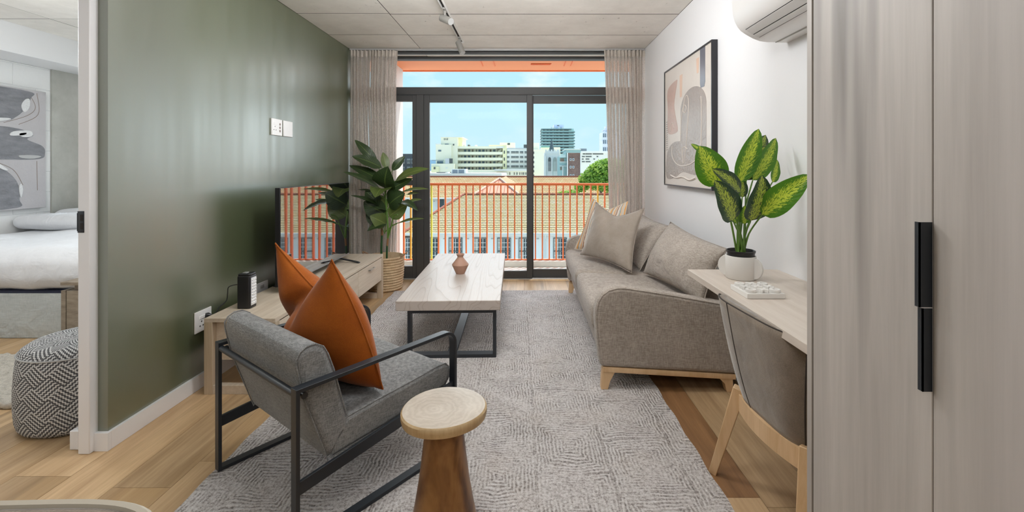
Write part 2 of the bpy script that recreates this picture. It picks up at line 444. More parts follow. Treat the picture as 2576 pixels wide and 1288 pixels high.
# ------------------------------------------------------------------ glazed wall with sliding door
w1 = struct('window_1')
obj('head_rail', bx(XL, XR, 5.05, 5.14, 2.440, HC), ALU, w1, bevel=.002)
obj('transom', MB().box(XL, XR, 5.04, 5.14, 2.052, 2.128).box(XL, XR, 5.034, 5.05, 2.044, 2.054), ALU, w1, bevel=.002)
obj('jamb', bx(XL, -1.79, 5.05, 5.14, 0, 2.44), ALU, w1, bevel=.002)
obj('jamb', bx(1.184, XR, 5.05, 5.14, 0, 2.44), ALU, w1, bevel=.002)
obj('transom_pane', bx(-1.79, 1.184, 5.09, 5.096, 2.128, 2.44), GLASS, w1, smooth=False)
obj('mullion', bx(-1.222, -1.142, 5.04, 5.14, 0, 2.05), ALU, w1, bevel=.002)
sl = obj('sidelight_frame', MB().box(-1.79,-1.222,5.06,5.12,1.975,2.045).box(-1.79,-1.222,5.06,5.12,1.04,1.10).box(-1.79,-1.222,5.06,5.12,0,.14).box(-1.27,-1.222,5.055,5.12,0,2.045), ALU, w1, bevel=.002)
obj('pane', bx(-1.79,-1.27,5.087,5.093,.14,1.04), GLASS, sl, smooth=False)
obj('pane', bx(-1.79,-1.27,5.087,5.093,1.10,1.975), GLASS, sl, smooth=False)
d1 = struct('door_1')
fr = obj('sliding_panel', MB().box(-1.142,-1.08,5.05,5.09,0,2.044).box(0,.062,5.045,5.09,0,2.044).box(-1.08,0,5.05,5.09,1.962,2.044).box(-1.08,0,5.05,5.09,.008,.09), ALU, d1, bevel=.002)
obj('pane', bx(-1.08,0,5.067,5.073,.09,1.962), GLASS, fr, smooth=False)
fr = obj('sliding_panel', MB().box(.02,.076,5.095,5.135,0,2.044).box(1.12,1.184,5.095,5.135,0,2.044).box(.076,1.12,5.095,5.135,1.956,2.044).box(.076,1.12,5.095,5.135,.008,.10), ALU, d1, bevel=.002)
obj('pane', bx(.076,1.12,5.112,5.118,.10,1.956), GLASS, fr, smooth=False)
obj('threshold', bx(XL, XR, 5.03, 5.16, -.0, .008), ALU_L, d1, smooth=False)

# curtain rails and curtains
t = obj('curtain_track', bx(-1.83, 1.215, 4.70, 4.735, 2.450, HC-.002), ALU_L, bevel=.002)
tag(t, 'slim pale curtain track fixed to concrete ceiling above the curtains', 'track')
t = obj('blind_headrail', bx(-1.40, .90, 4.80, 4.845, 2.438, HC-.002), ALU, bevel=.002)
tag(t, 'dark grey metal headrail on ceiling between curtain track and window', 'rail')
def m_curtain():
    m, g, p = new_mat('sheer_linen_curtain'); t = m.node_tree
    a = g.noise(g.coord((1,1,.02)), 320, 2, .7); b = g.noise(g.coord((.25,.25,1)), 420, 2, .7)
    th = g.math('MULTIPLY', g.math('ADD', a, b), .5)
    col = g.ramp(th, [(.38, (.68,.63,.58)), (.64, (.82,.77,.72))])
    df = g.n('ShaderNodeBsdfDiffuse'); tl = g.n('ShaderNodeBsdfTranslucent'); tr = g.n('ShaderNodeBsdfTransparent')
    g.l(col, df.inputs[0]); g.l(col, tl.inputs[0])
    m1 = g.n('ShaderNodeMixShader'); m1.inputs[0].default_value = .6; g.l(df.outputs[0], m1.inputs[1]); g.l(tl.outputs[0], m1.inputs[2])
    m2 = g.n('ShaderNodeMixShader'); g.l(g.ramp(th, [(.36, .55), (.58, .16)]), m2.inputs[0]); g.l(m1.outputs[0], m2.inputs[1]); g.l(tr.outputs[0], m2.inputs[2])
    g.l(m2.outputs[0], t.nodes['Material Output'].inputs[0]); t.nodes.remove(p); return m
CURT = m_curtain()
CURT_H = fabric('curtain_heading_linen', (.44,.39,.33), (.60,.54,.48), 300)
def curtain(label, xa_t, xb_t, xa_b, xb_b, folds, seed, free_right):
    rg = random.Random(seed); ph = [rg.uniform(0, 6) for _ in range(6)]
    th = thing('curtain', label, 'curtain', ((xa_t+xb_t)/2, 4.72, 0))
    def fn(z0, z1, extra=0):
        def f(u, v):
            z = z0+(z1-z0)*v; k = (2.45-z)/2.45
            xa = xa_t+(xa_b-xa_t)*k**.8; xb = xb_t+(xb_b-xb_t)*k**.8
            uu = u+.012*math.sin(5*u*PI+ph[0]+2.2*k)+.008*math.sin(11*u+ph[1]+3*k)
            uu = max(0, min(1, uu)) if 0 < u < 1 else u
            x = xa+(xb-xa)*uu
            amp = .026+.024*k+.012*math.sin(u*9+ph[2])*k
            y = 4.72+extra+amp*math.sin(2*PI*folds*u+ph[3]+.5*math.sin(2*k+u*4))+.012*k*math.sin(2*PI*folds*2.1*u+ph[4])
            x += .014*math.sin(4*PI*folds*u+2*ph[3])
            if free_right: y = 4.72+(y-4.72)*(1-.35*max(0, k-.4))+.21*max(0, min(1, (k-.15)/.6))*max(0, min(1, (x+1.80)/.12))
            return (x, min(y, 4.795 if not free_right else 5.0), z)
        return f
    obj('drape', MB().grid(fn(.012, 2.40), 300, 26), CURT, th, angle=180)
    obj('heading_band', MB().grid(fn(2.385, 2.448, -.003), 300, 3), CURT_H, th, angle=180)
    return th
curtain('left sheer taupe linen curtain gathered beside the green wall', -1.82, -1.345, -1.815, -1.43, 13, 3, True)
curtain('right sheer taupe linen curtain gathered behind the sofa corner', .80, 1.212, .875, 1.212, 11, 8, False)

# ------------------------------------------------------------------ balcony
ORANGE = plain('orange_paint', (.86,.19,.045), .5)
ORANGE_S = plain('orange_soffit_paint', (.90,.30,.12), .6)
YELLOW = plain('yellow_paint', (.75,.70,.06), .5)
AMBER = plain('amber_paint', (.90,.42,.03), .5)
FIN = plain('white_render', (.66,.60,.57), .7)
b0 = struct('trim_4', bx(-2.3, 1.7, 5.15, 5.86, -.25, -.004), KERB, smooth=False)
struct('trim_5', bx(-1.6, 1.5, 5.68, 5.80, -.004, .068), KERB, bevel=.004)
struct('trim_6', bx(-1.76, -1.6, 5.17, 5.88, -.25, 2.52), FIN, smooth=False)
so = struct('trim_8', bx(-2.3, 1.7, 5.15, 5.93, 2.50, 2.68), ORANGE_S, smooth=False)
obj('slab_edge', bx(-2.3, 1.7, 5.92, 5.945, 2.488, 2.68), ORANGE, so, smooth=False)
for (a, b, c, d) in ((-.55,-.54,5.3,5.66),(-.40,-.39,5.3,5.66),(.05,.30,5.52,5.535),(.05,.29,5.56,5.575),(.46,.47,5.3,5.64),(.54,.55,5.3,5.64)):
    obj('soffit_batten', bx(a, b, c, d, 2.492, 2.5), ORANGE, so, smooth=False)
rl = thing('balcony_railing', 'orange balcony railing of upright flat bars with a few yellow ones', 'railing', (0, 5.75, 0))
obj('top_rail', bx(-1.6, 1.5, 5.725, 5.775, 1.012, 1.040), ORANGE, rl, bevel=.002)
obj('bottom_rail', bx(-1.6, 1.5, 5.735, 5.765, .071, .083), ORANGE, rl, bevel=.002)
xs0 = at(1103.3, 500, 5.75).x
for i in range(-5, 30):
    x = xs0+i*.0874
    if not -1.59 < x < 1.48: continue
    col = {-1: YELLOW, -4: AMBER, 23: AMBER}.get(i, ORANGE)
    o = obj('bar', bx(x-.0075, x+.0075, 5.728, 5.772, .083, 1.012), col, rl, smooth=False)
    if col is YELLOW: o['label'] = 'yellow railing bar'
# ------------------------------------------------------------------ rug
def m_rug():
    m, g, p = new_mat('ribbed_wool_rug')
    v0 = g.coord((1,1,1))
    wn = g.n('ShaderNodeTexNoise'); g.l(v0, wn.inputs['Vector']); wn.inputs['Scale'].default_value = 14; wn.inputs['Detail'].default_value = 3
    sub = g.n('ShaderNodeVectorMath'); sub.operation = 'SUBTRACT'; g.l(wn.outputs['Color'], sub.inputs[0]); sub.inputs[1].default_value = (.5,.5,.5)
    sc = g.n('ShaderNodeVectorMath'); sc.operation = 'SCALE'; g.l(sub.outputs[0], sc.inputs[0]); sc.inputs['Scale'].default_value = .030
    ad = g.n('ShaderNodeVectorMath'); g.l(v0, ad.inputs[0]); g.l(sc.outputs[0], ad.inputs[1])
    s = g.n('ShaderNodeSeparateXYZ'); g.l(ad.outputs[0], s.inputs[0])
    cell = .30
    jit = g.math('MULTIPLY', g.math('SUBTRACT', g.noise(g.coord((1,1,1)), 2.3, 2, .5), .5), .35)
    ix = g.math('FLOOR', g.math('DIVIDE', s.outputs['X'], cell)); sh = g.math('MULTIPLY', g.math('MODULO', g.math('ABSOLUTE', ix), 3.0), .37)
    u = g.math('SUBTRACT', g.math('FRACT', g.math('DIVIDE', s.outputs['X'], cell)), .5)
    vv = g.math('SUBTRACT', g.math('FRACT', g.math('ADD', g.math('ADD', g.math('DIVIDE', s.outputs['Y'], .34), sh), jit)), .5)
    d = g.math('MULTIPLY', g.math('MAXIMUM', g.math('ABSOLUTE', u), g.math('ABSOLUTE', vv)), cell)
    rib = g.math('ADD', g.math('MULTIPLY', g.math('SINE', g.math('MULTIPLY', d, 2*PI/.0150)), .5), .5)
    rm = g.ramp(g.noise(v0, 6, 3, .6), [(.38, .15), (.58, 1.0)])
    rib = g.math('ADD', g.math('MULTIPLY', g.math('SUBTRACT', rib, .5), rm), .5)
    salt = g.noise(v0, 105, 2, .8); mid = g.noise(v0, 9, 4, .6)
    fac = g.math('ADD', g.math('MULTIPLY', salt, .70), g.math('ADD', g.math('MULTIPLY', rib, .19), g.math('MULTIPLY', mid, .11)))
    col = g.ramp(fac, [(.28, (.10,.088,.084)), (.41, (.34,.31,.295)), (.53, (.55,.525,.51)), (.72, (.71,.69,.685))])
    warm = g.ramp(g.noise(v0, 3.5, 4, .6), [(.50, 0.0), (.72, .35)])
    col = g.mix(warm, col, (.50,.40,.31), 'MULTIPLY') if False else g.mix(g.math('MULTIPLY', warm, .5), col, (.44,.36,.28))
    g.l(col, p.inputs['Base Color']); p.inputs['Roughness'].default_value = .95; p.inputs['Specular IOR Level'].default_value = .1
    h = g.math('ADD', g.math('MULTIPLY', rib, .7), g.math('MULTIPLY', salt, .6))
    g.l(g.bump(h, .9, .006), p.inputs['Normal']); return m
RUG = m_rug()
rg_ = MB().rbox((0,0,.007), (2.0, 3.14, .014), .006, (40, 60, 2), fn=lambda p: Vector((p.x+.004*math.sin(p.y*23)*(abs(p.x) > .97), p.y, p.z)))
rug = obj('rug', rg_, RUG); rug.location = (-.282, 2.97, 0); rug.rotation_euler = (0,0,R(1.0))
tag(rug, 'grey beige ribbed wool rug with maze pattern under coffee table and armchair', 'rug')

# ------------------------------------------------------------------ coffee table
def m_ash():
    m, g, p = new_mat('limed_ash_top')
    v = g.coord((1,.085,1), loc=(.3,.1,0))
    n1 = g.noise(v, 3.4, 2, .45, .25)
    bands = g.math('FRACT', g.math('MULTIPLY', n1, 20))
    line = g.ramp(bands, [(0.0, 1.0), (.07, .45), (.25, 0.0), (.95, .05), (1.0, 1.0)])
    pores = g.noise(g.coord((60,2.5,60)), 3, 4, .6)
    col = g.mix(g.math('MULTIPLY', line, .55), (.47,.42,.38), (.25,.18,.13))
    col = g.mix(g.ramp(pores, [(.45, 0.0), (.75, .45)]), col, (.42,.31,.23))
    g.l(col, p.inputs['Base Color']); p.inputs['Roughness'].default_value = .36; p.inputs['IOR'].default_value = 1.32
    g.l(g.bump(g.math('ADD', line, pores), .12, .002), p.inputs['Normal']); return m
ASH = m_ash()
ct = thing('coffee_table', 'long low coffee table with pale ash top on black steel legs', 'coffee table', (-.524, 3.705, .014), R(1.6))
obj('tabletop', MB().box(-.333, .333, -.806, .806, .310, .373), ASH, ct, local=True, bevel=.004)
for sy in (-.755, .755):
    o = [(-.262,0),(-.262,.31),(.306,.31),(.306,0)]; i_ = [(-.242,.022),(-.242,.288),(.284,.288),(.284,.022)]
    obj('leg_frame', MB().ring(o, i_, 'y', sy-.03, sy+.03), STEEL, ct, local=True, bevel=.001)
obj('stretcher', bx(-.015, .045, -.725, .725, 0, .02), STEEL, ct, local=True, bevel=.001)

TERRA = plain('matte_clay', (.42,.245,.175), .6, var=(20,.06), bump=(90,.1))
vz = obj('vase', MB().lathe([(.001,.003),(.034,0),(.036,.004),(.0655,.068),(.067,.072),(.0655,.076),(.0245,.128),(.023,.135),(.0315,.153),(.033,.156),(.031,.1575),(.028,.1555),(.019,.134),(.021,.126),(.05,.075),(.03,.02),(.001,.015)], (0,0,0), 40), TERRA, None, angle=25)
vz.location = (-.532, 3.65, .3872); tag(vz, 'small terracotta diamond shaped vase standing on the coffee table', 'vase')

# ------------------------------------------------------------------ cushions
def cushion(mbase, bl, br, tr, tl, th, chop=0.0, N=26, nrm=None, bow=.06, sag=.0, ear=0.35, back=1.0, crease=False):
    """two puffed faces between four corner points; returns mesh and its outline"""
    bl, br, tr, tl = map(Vector, (bl, br, tr, tl))
    n = (br-bl).cross(tl-bl).normalized() if nrm is None else Vector(nrm).normalized()
    up = ((tl+tr)-(bl+br)).normalized(); rt = ((br+tr)-(bl+tl)).normalized()
    W = (br-bl).length; H = (tl-bl).length
    def base(u, v):
        p = bl*(1-u)*(1-v)+br*u*(1-v)+tr*u*v+tl*(1-u)*v
        p = p + rt*(bow*W*math.sin(PI*v)*(1-2*u)*abs(1-2*u)) + up*(bow*H*math.sin(PI*u)*(1-2*v)*abs(1-2*v))
        if chop: p = p - up*(chop*(1-abs(2*u-1)**1.25)*max(0, (v-.25)/.75)**1.5)
        return p
    def f(sgn):
        def q(u, v):
            e = (max(0, math.sin(PI*u))**.55)*(max(0, math.sin(PI*v))**.55)
            h = th*.5*e
            if chop: h *= 1-.35*math.exp(-((u-.5)/.13)**2)*max(0, v-.45)/.55
            if crease and sgn > 0:
                sd = ((u-.52)*.84-(v-1)*.52)/.988; w_ = max(0, min(1, (v-.12)/.3))
                h *= 1-.55*math.exp(-(sd/.075)**2)*w_
                if sd > 0: h += .045*e*min(1, sd/.2)
            if sag: h += sag*e*(1-v)*.5
            h += .006*math.sin(9*u+3*v)*math.sin(7*v+2*u)*e
            return base(u, v)+n*(sgn*h*(back if sgn < 0 else 1))
        return q
    mbase.grid(f(1), N, N); mbase.grid(f(-1), N, N, flip=True)
    out = [base(i/20, 0) for i in range(20)]+[base(1, i/20) for i in range(20)]+[base(1-i/20, 1) for i in range(20)]+[base(0, 1-i/20) for i in range(20)]
    return out
def m_velvet(name, c1, c2, sheen=.5, fold=1.0):
    m, g, p = new_mat(name)
    f = g.noise(g.coord((1,1,1)), 9, 4, .6)
    fine = g.noise(g.coord((1,1,1)), 380, 2, .7)
    g.l(g.ramp(g.math('ADD', g.math('MULTIPLY', f, .5), g.math('MULTIPLY', fine, .5)), [(.35, c1), (.65, c2)]), p.inputs['Base Color'])
    p.inputs['Roughness'].default_value = .75; p.inputs['Specular IOR Level'].default_value = .2; p.inputs['Sheen Weight'].default_value = sheen
    p.inputs['Sheen Roughness'].default_value = .4
    h = g.math('ADD', g.math('MULTIPLY', g.noise(g.coord((1,1,1)), 7, 3, .5, 1.0), fold), g.math('MULTIPLY', fine, .03))
    g.l(g.bump(h, .5, .03), p.inputs['Normal']); return m
RUST = m_velvet('burnt_orange_wool', (.25,.058,.004), (.37,.098,.008), .15, .25)
SATIN = m_velvet('taupe_velvet', (.27,.225,.185), (.36,.31,.265), .5, .8)
SOFA = fabric('taupe_woven_linen', (.26,.222,.188), (.46,.405,.355), 330, .9, .5)
SOFA_C = fabric('taupe_woven_cushion', (.27,.232,.197), (.48,.425,.375), 330, .9, .5, fold=.6)
GREYF = fabric('grey_woven_wool', (.13,.134,.137), (.32,.325,.325), 480, .9, .6)
PIPE = plain('dark_seam_piping', (.05,.05,.05), .8)

def m_stripe():
    m, g, p = new_mat('striped_linen')
    uv = g.coord((1,1,1), kind='UV')
    s = g.n('ShaderNodeSeparateXYZ'); g.l(uv, s.inputs[0])
    wob = g.math('MULTIPLY', g.math('SUBTRACT', g.noise(uv, 9, 3, .6), .5), .05)
    f = g.math('FRACT', g.math('MULTIPLY', g.math('ADD', s.outputs['X'], wob), 3.2))
    col = g.ramp(f, [(0,(.62,.55,.46)),(.12,(.75,.36,.10)),(.22,(.30,.32,.30)),(.30,(.66,.60,.52)),(.42,(.70,.42,.22)),(.52,(.55,.50,.44)),(.60,(.32,.14,.06)),(.66,(.68,.62,.55)),(.80,(.34,.38,.37)),(.88,(.76,.50,.26)),(.95,(.60,.53,.46))], 'CONSTANT')
    g.l(col, p.inputs['Base Color']); p.inputs['Roughness'].default_value = .85
    g.l(g.bump(g.noise(uv, 200, 2, .7), .3, .004), p.inputs['Normal']); return m
STRIPE = m_stripe()

# ------------------------------------------------------------------ sofa
sf = thing('sofa', 'taupe woven two seat sofa with rounded arms on light wood legs by right wall', 'sofa', (.78, 3.49, .0))
arm = [(.404,.142),(.390,.25),(.376,.40),(.378,.455),(.390,.505),(.412,.540),(.445,.565),(.49,.578),(.54,.578),(.62,.566),(.80,.538),(1.00,.503),(1.10,.485),(1.15,.47),(1.175,.44),(1.180,.30),(1.175,.100)]
for (a, b) in ((2.495, 2.595), (4.385, 4.485)):
    ar = obj('arm', MB().prism(arm, 'y', a, b), SOFA, sf, bevel=.022, seg=4)
    obj('piping', MB().tube([Vector((x, a+.003, z)) for x, z in [(c[0]*.985+.012, c[1]*.985+.002) for c in arm[1:14]]], .0022, 6), SOFA, ar)
seatfn = lambda p: Vector((p.x+max(0, .40-p.z)*.10 if p.x < .5 else p.x, p.y, p.z-(p.x-.4)*.05))
for (a, b) in ((2.60, 3.415), (3.42, 4.38)):
    obj('seat_cushion', MB().rbox((.72, (a+b)/2, .372), (.70, b-a-.006, .175), .05, (22, 24, 8), puff=.012, fn=seatfn), SOFA, sf, angle=180)
obj('seat_base', MB().rbox((.76, 3.49, .215), (.70, 1.79, .16), .02, (8, 10, 4), fn=lambda p: Vector((p.x+max(0, .30-p.z)*.10 if p.x < .5 else p.x, p.y, p.z-(p.x-.4)*.05))), SOFA, sf)
obj('back_frame', MB().rbox((1.14, 3.49, .36), (.10, 1.79, .44), .04, (6, 10, 8), fn=lambda p: Vector((p.x+(p.z-.4)*.05, p.y, p.z))), SOFA, sf)
for cs in (((.86,3.37,.455),(.985,2.54,.475),(1.10,2.49,.79),(1.09,3.45,.825)), ((.86,4.36,.455),(.86,3.46,.455),(1.09,3.46,.79),(1.09,4.36,.80))):
    bl, br, tr, tl = cs
    mb = MB(); out = cushion(mb, bl, br, tr, tl, .26, 0, 30, bow=.04, nrm=(-.92,0,.38), back=.45)
    bc = obj('back_cushion', mb, SOFA_C, sf, fix=True, angle=180)
    obj('piping', MB().tube(out, .003, 6, closed=True), SOFA, bc)
rail = MB().box(.47, .50, 2.53, 4.45, .108, .136).box(1.10, 1.13, 2.53, 4.45, .075, .103)
for ya, yb in ((2.50, 2.53), (4.45, 4.48)): rail.hexa([(.42,ya,.112),(1.15,ya,.070),(1.15,yb,.070),(.42,yb,.112)], [(.42,ya,.140),(1.15,ya,.098),(1.15,yb,.098),(.42,yb,.140)])
obj('base_rail', rail, LEGW, sf, smooth=False, bevel=.002)
for (x, y, dx) in ((.43,2.505,1),(.43,4.435,1),(1.12,2.505,-1),(1.12,4.435,-1)):
    zt = .118 if dx > 0 else .08
    zb = .0145 if x < .7 else .0005
    p_ = [(x-.022*dx+.002*dx, zb),(x+.018*dx, zb),(x+.030*dx, zb+.045),(x+.058*dx, zt-.006),(x+.10*dx, zt+.004),(x-.014*dx, zt+.01)]
    obj('leg', MB().prism(p_ if dx > 0 else p_[::-1], 'y', y, y+.045), LEGW, sf, bevel=.002)

# loose pillows on the sofa
pm = MB(); o1 = cushion(pm, (.452,3.83,.505),(.770,3.345,.463),(.905,3.50,.925),(.588,3.87,.945), .17, .075, 30, bow=.05)
pl = obj('pillow', pm, SATIN, fix=True, angle=180); tag(pl, 'plain taupe velvet pillow with chopped top leaning at sofa far end', 'pillow')
obj('piping', MB().tube(o1, .003, 6, closed=True), SATIN, pl)
pm = MB(); N_ = 30
o2 = cushion(pm, (.44,4.20,.485),(.80,3.78,.463),(.886,3.97,.945),(.592,4.13,.970), .13, .07, N_, bow=.05)
uvs = [(i/N_, j/N_) for j in range(N_+1) for i in range(N_+1)]
pm.uv = uvs+uvs
pl2 = obj('pillow', pm, STRIPE, angle=180); tag(pl2, 'striped orange and grey pillow tucked behind the plain velvet pillow', 'pillow')
obj('piping', MB().tube(o2, .0035, 6, closed=True), STRIPE, pl2)

# ------------------------------------------------------------------ armchair
ac = thing('armchair', 'grey wool armchair with black flat steel frame seen from behind', 'armchair', (-.785, 1.913, 0), R(-37.4))
T = -.345
def arc(cx, cz, r, a0, a1, n=7): return [(cx+r*math.cos(a0+(a1-a0)*i/n), cz+r*math.sin(a0+(a1-a0)*i/n)) for i in range(n+1)]
zr = .0155
outer = [(0,zr),(0,.532)]+arc(.635,.472,.06,PI/2,0)+[(.695,zr)]
inner = [(.013,zr+.013),(.013,.519)]+arc(.635,.472,.047,PI/2,0)+[(.682,zr+.013)]
for sx in (-1, 1):
    a, b = sorted((sx*.3375, sx*.3025))
    sfm = obj('side_frame', MB().ring([(x+T, z) for x, z in outer], [(x+T, z) for x, z in inner], 'x', a, b), STEEL, ac, local=True, bevel=.0012)
    obj('seat_rail', MB().hexa([(sx*.322-.006,T+.012,.187),(sx*.322+.006,T+.012,.187),(sx*.322+.006,T+.684,.262),(sx*.322-.006,T+.684,.262)], [(sx*.322-.006,T+.012,.230),(sx*.322+.006,T+.012,.230),(sx*.322+.006,T+.684,.305),(sx*.322-.006,T+.684,.305)]), STEEL, ac, local=True, bevel=.001)
    obj('bolt', MB().tube([(sx*.300, T+.035, .498),(sx*.322, T+.035, .498)], .011, 12), STEEL, ac, local=True)
obj('back_rail', MB().tube([(-.31, T+.012, .508),(.31, T+.012, .508)], .0115, 12), STEEL, ac, local=True)
UW = .296
def seam(o, prof, par):
    for sx in (-1, 1):
        obj('piping', MB().tube([(sx*UW, y, z) for y, z in prof], .0028, 6, closed=True), GREYF, par, local=True)
backp = [(.128,.232),(.085,.36),(.045,.475),(.022,.585),(.020,.612),(.032,.632),(.055,.645),(.085,.645),(.112,.628),(.128,.598),(.150,.535),(.178,.43),(.205,.335),(.20,.30)]
backp = [(y+T, z) for y, z in backp]
bo = obj('backrest', MB().prism(backp[::-1], 'x', -.302, .302), GREYF, ac, local=True, bevel=.02, seg=4)
seam(bo, backp, bo)
seatp = [(.136,.238),(.15,.31),(.20,.352),(.32,.362),(.48,.372),(.62,.384),(.665,.382),(.684,.362),(.686,.315),(.66,.285),(.40,.255)]
seatp = [(y+T, z) for y, z in seatp]
so_ = obj('seat', MB().prism(seatp[::-1], 'x', -.302, .302), GREYF, ac, local=True, bevel=.018, seg=4)
seam(so_, seatp, so_)
# rust cushion on the armchair
A0 = Vector((-.994, 1.639, 0)); U_ = Vector((.795,-.607,0)); V_ = Vector((.607,.795,0))
def ch(u, v, z): return A0+U_*u+V_*v+Vector((0,0,z))
pm = MB(); o3 = cushion(pm, ch(-.29,.36,.385), ch(.285,.355,.385), ch(.165,.215,.890), ch(-.295,.215,.905), .24, .19, 44, bow=-.05, crease=True)
cu = obj('cushion', pm, RUST, fix=True, angle=180); tag(cu, 'burnt orange cushion with two peaked corners standing in grey armchair', 'cushion')
obj('piping', MB().tube(o3, .003, 6, closed=True), RUST, cu)

# ------------------------------------------------------------------ round side table
def m_slice():
    m, g, p = new_mat('tree_slice_wood')
    v = g.coord((1,1,1), loc=(.03,.02,0)); 
    rings = g.wave(v, 16, 7.0, 4, 2.2, 'RINGS', 'Z')
    n = g.noise(v, 5, 5, .6)
    g.l(g.ramp(g.math('ADD', g.math('MULTIPLY', rings, .09), g.math('MULTIPLY', n, .91)), [(.34, (.37,.31,.24)), (.64, (.55,.49,.41))]), p.inputs['Base Color'])
    p.inputs['Roughness'].default_value = .38; p.inputs['Specular IOR Level'].default_value = .6; return m
def m_trunk():
    m, g, p = new_mat('brown_heartwood')
    v = g.coord((1.2,1.2,.8)); w_ = g.wave(v, 3.2, 14, 4, 1.4, 'BANDS', 'DIAGONAL'); n = g.noise(g.coord((2,2,1.2)), 3.5, 7, .62, 2.0)
    f = g.math('ADD', g.math('MULTIPLY', w_, .22), g.math('MULTIPLY', n, .78))
    g.l(g.ramp(f, [(.22, (.070,.026,.009)), (.42, (.20,.090,.030)), (.66, (.33,.170,.062))]), p.inputs['Base Color'])
    p.inputs['Roughness'].default_value = .35; return m
stt = thing('side_table', 'round wooden mushroom side table with pale tree slice top in foreground', 'side table', (-.272, 1.50, .014))
wob = lambda a: 1+.022*math.sin(2*a+.5)+.012*math.sin(3*a+2)
RIMW = wood('pale_live_edge', (.42,.29,.15), (.60,.45,.26), (10,10,.8), 3, .5, rnd=False, tint=0)
obj('top_slab', MB().lathe([(.001,.400),(.128,.400),(.134,.404),(.1375,.418),(.137,.430),(.132,.4355)], (-.272,1.5,.014), 56, wob=wob), RIMW, stt)
obj('top_face', MB().lathe([(.1318,.4355),(.125,.4362),(.06,.4362),(.001,.4362)], (-.272,1.5,.014), 56, wob=wob), m_slice(), stt)
obj('base', MB().lathe([(.112,.0005),(.116,.006),(.108,.06),(.094,.13),(.082,.20),(.072,.28),(.064,.35),(.060,.399)], (-.272,1.5,.014), 40), m_trunk(), stt)
# ------------------------------------------------------------------ media unit, television, lantern, sockets
XA, XB, YA, YB, ZT = -1.756, -1.368, 2.476, 4.340, .415
mu = thing('media_unit', 'long low pale oak media unit against the green wall', 'tv unit', ((XA+XB)/2, (YA+YB)/2, 0))
obj('top', bx(XA, XB, YA, YB, ZT-.022, ZT), PALEOAK, mu, bevel=.0015)
obj('carcass', MB().box(XA, XB-.02, YA+.035, YB-.035, .176, ZT-.024), PALEOAK, mu, smooth=False)
for i in range(3):
    a = YA+.047+i*.592; b = a+.586
    dr = obj('drawer', bx(XB-.019, XB-.002, a, b, .176, ZT-.030), PALEOAK, mu, bevel=.001)
    m_ = (a+b)/2
    obj('handle', MB().bar((XB+.014, m_-.065, .345), (XB+.014, m_+.065, .345), .008).box(XB-.003, XB+.016, m_-.065, m_-.057, .341, .349).box(XB-.003, XB+.016, m_+.057, m_+.065, .341, .349), CHROME, dr, smooth=False)
for y0, y1 in ((YA, YA+.045), (YB-.045, YB)):
    for x0 in (XA, XB-.045):
        obj('leg', bx(x0, x0+.045, y0, y1, 0, ZT-.022), PALEOAK_X, mu, bevel=.0015)
    obj('stretcher', bx(XA+.045, XB-.045, y0+.004, y1-.004, .0, .048), PALEOAK, mu, bevel=.0015)

def m_screen():
    m, g, p = new_mat('dark_glass_screen')
    p.inputs['Base Color'].default_value = (.008,.008,.010,1); p.inputs['Roughness'].default_value = .025; p.inputs['IOR'].default_value = 4.6
    wv = g.noise(g.coord((1,5,.4)), 1.4, 1, .4)
    g.l(g.bump(wv, .10, .004), p.inputs['Normal']); return m
tv = thing('television', 'flat black television with reflective screen standing on media unit', 'television', (-1.61, 3.53, ZT))
obj('casing', bx(-1.635, -1.602, 2.955, 4.10, .458, 1.104), BLACK, tv, bevel=.002)
obj('rear_housing', bx(-1.668, -1.634, 3.15, 3.90, .50, .86), BLACK, tv, bevel=.008)
obj('bezel', MB().box(-1.602, -1.599, 2.955, 4.10, .458, .470), plain('silver_bezel', (.30,.30,.31), .3, metal=.6), tv, smooth=False)
obj('screen', MB().box(-1.603, -1.600, 2.960, 4.096, .470, 1.100), m_screen(), tv, smooth=False)
for y in (3.13, 3.93):
    lg = MB().bar((-1.61, y, .452), (-1.445, y-.015, .4215), .024, .010).bar((-1.63, y, .452), (-1.735, y+.012, .4215), .024, .010)
    lg.box(-1.458,-1.436,y-.028,y-.002,.4152,.423).box(-1.744,-1.724,y,y+.026,.4152,.423)
    lg.box(-1.632,-1.603,y-.014,y+.014,.445,.462)
    obj('leg', lg, BLACK, tv, bevel=.002)

ln = thing('led_lantern', 'black rechargeable lantern with white led panel on media unit', 'lantern', (-1.643, 2.675, ZT))
lp = [(-1.680,2.640),(-1.612,2.640),(-1.606,2.648),(-1.606,2.704),(-1.612,2.712),(-1.680,2.712)]
obj('body', MB().prism(lp, 'z', ZT+.001, ZT+.190), BLACK, ln, bevel=.004)
obj('cap', MB().prism([((x+1.643)*.93-1.643, (y-2.676)*.93+2.676) for x, y in lp], 'z', ZT+.189, ZT+.203), BLACK, ln, bevel=.004)
LEDW = plain('frosted_led_panel', (.72,.73,.76), .25)
pn = obj('led_panel', bx(-1.607, -1.6035, 2.651, 2.701, ZT+.018, ZT+.178), LEDW, ln, bevel=.001)
for i in range(3):
    for j in range(9):
        obj('led', MB().lathe([(.0058,0),(.005,.003),(.001,.0045)], (0,0,0), 8), plain('led_lens', (.85,.85,.84), .1) if (i+j) == 0 else bpy.data.materials['led_lens'], pn, local=True)
        o = C.objects[-1]; o.location = Vector((-1.6035, 2.660+i*.016, ZT+.030+j*.017)) - ln.location; o.rotation_euler = (0, PI/2, 0)
obj('handle_slot', bx(-1.663, -1.640, 2.662, 2.690, ZT+.2025, ZT+.206), ALU_L, ln, smooth=False)
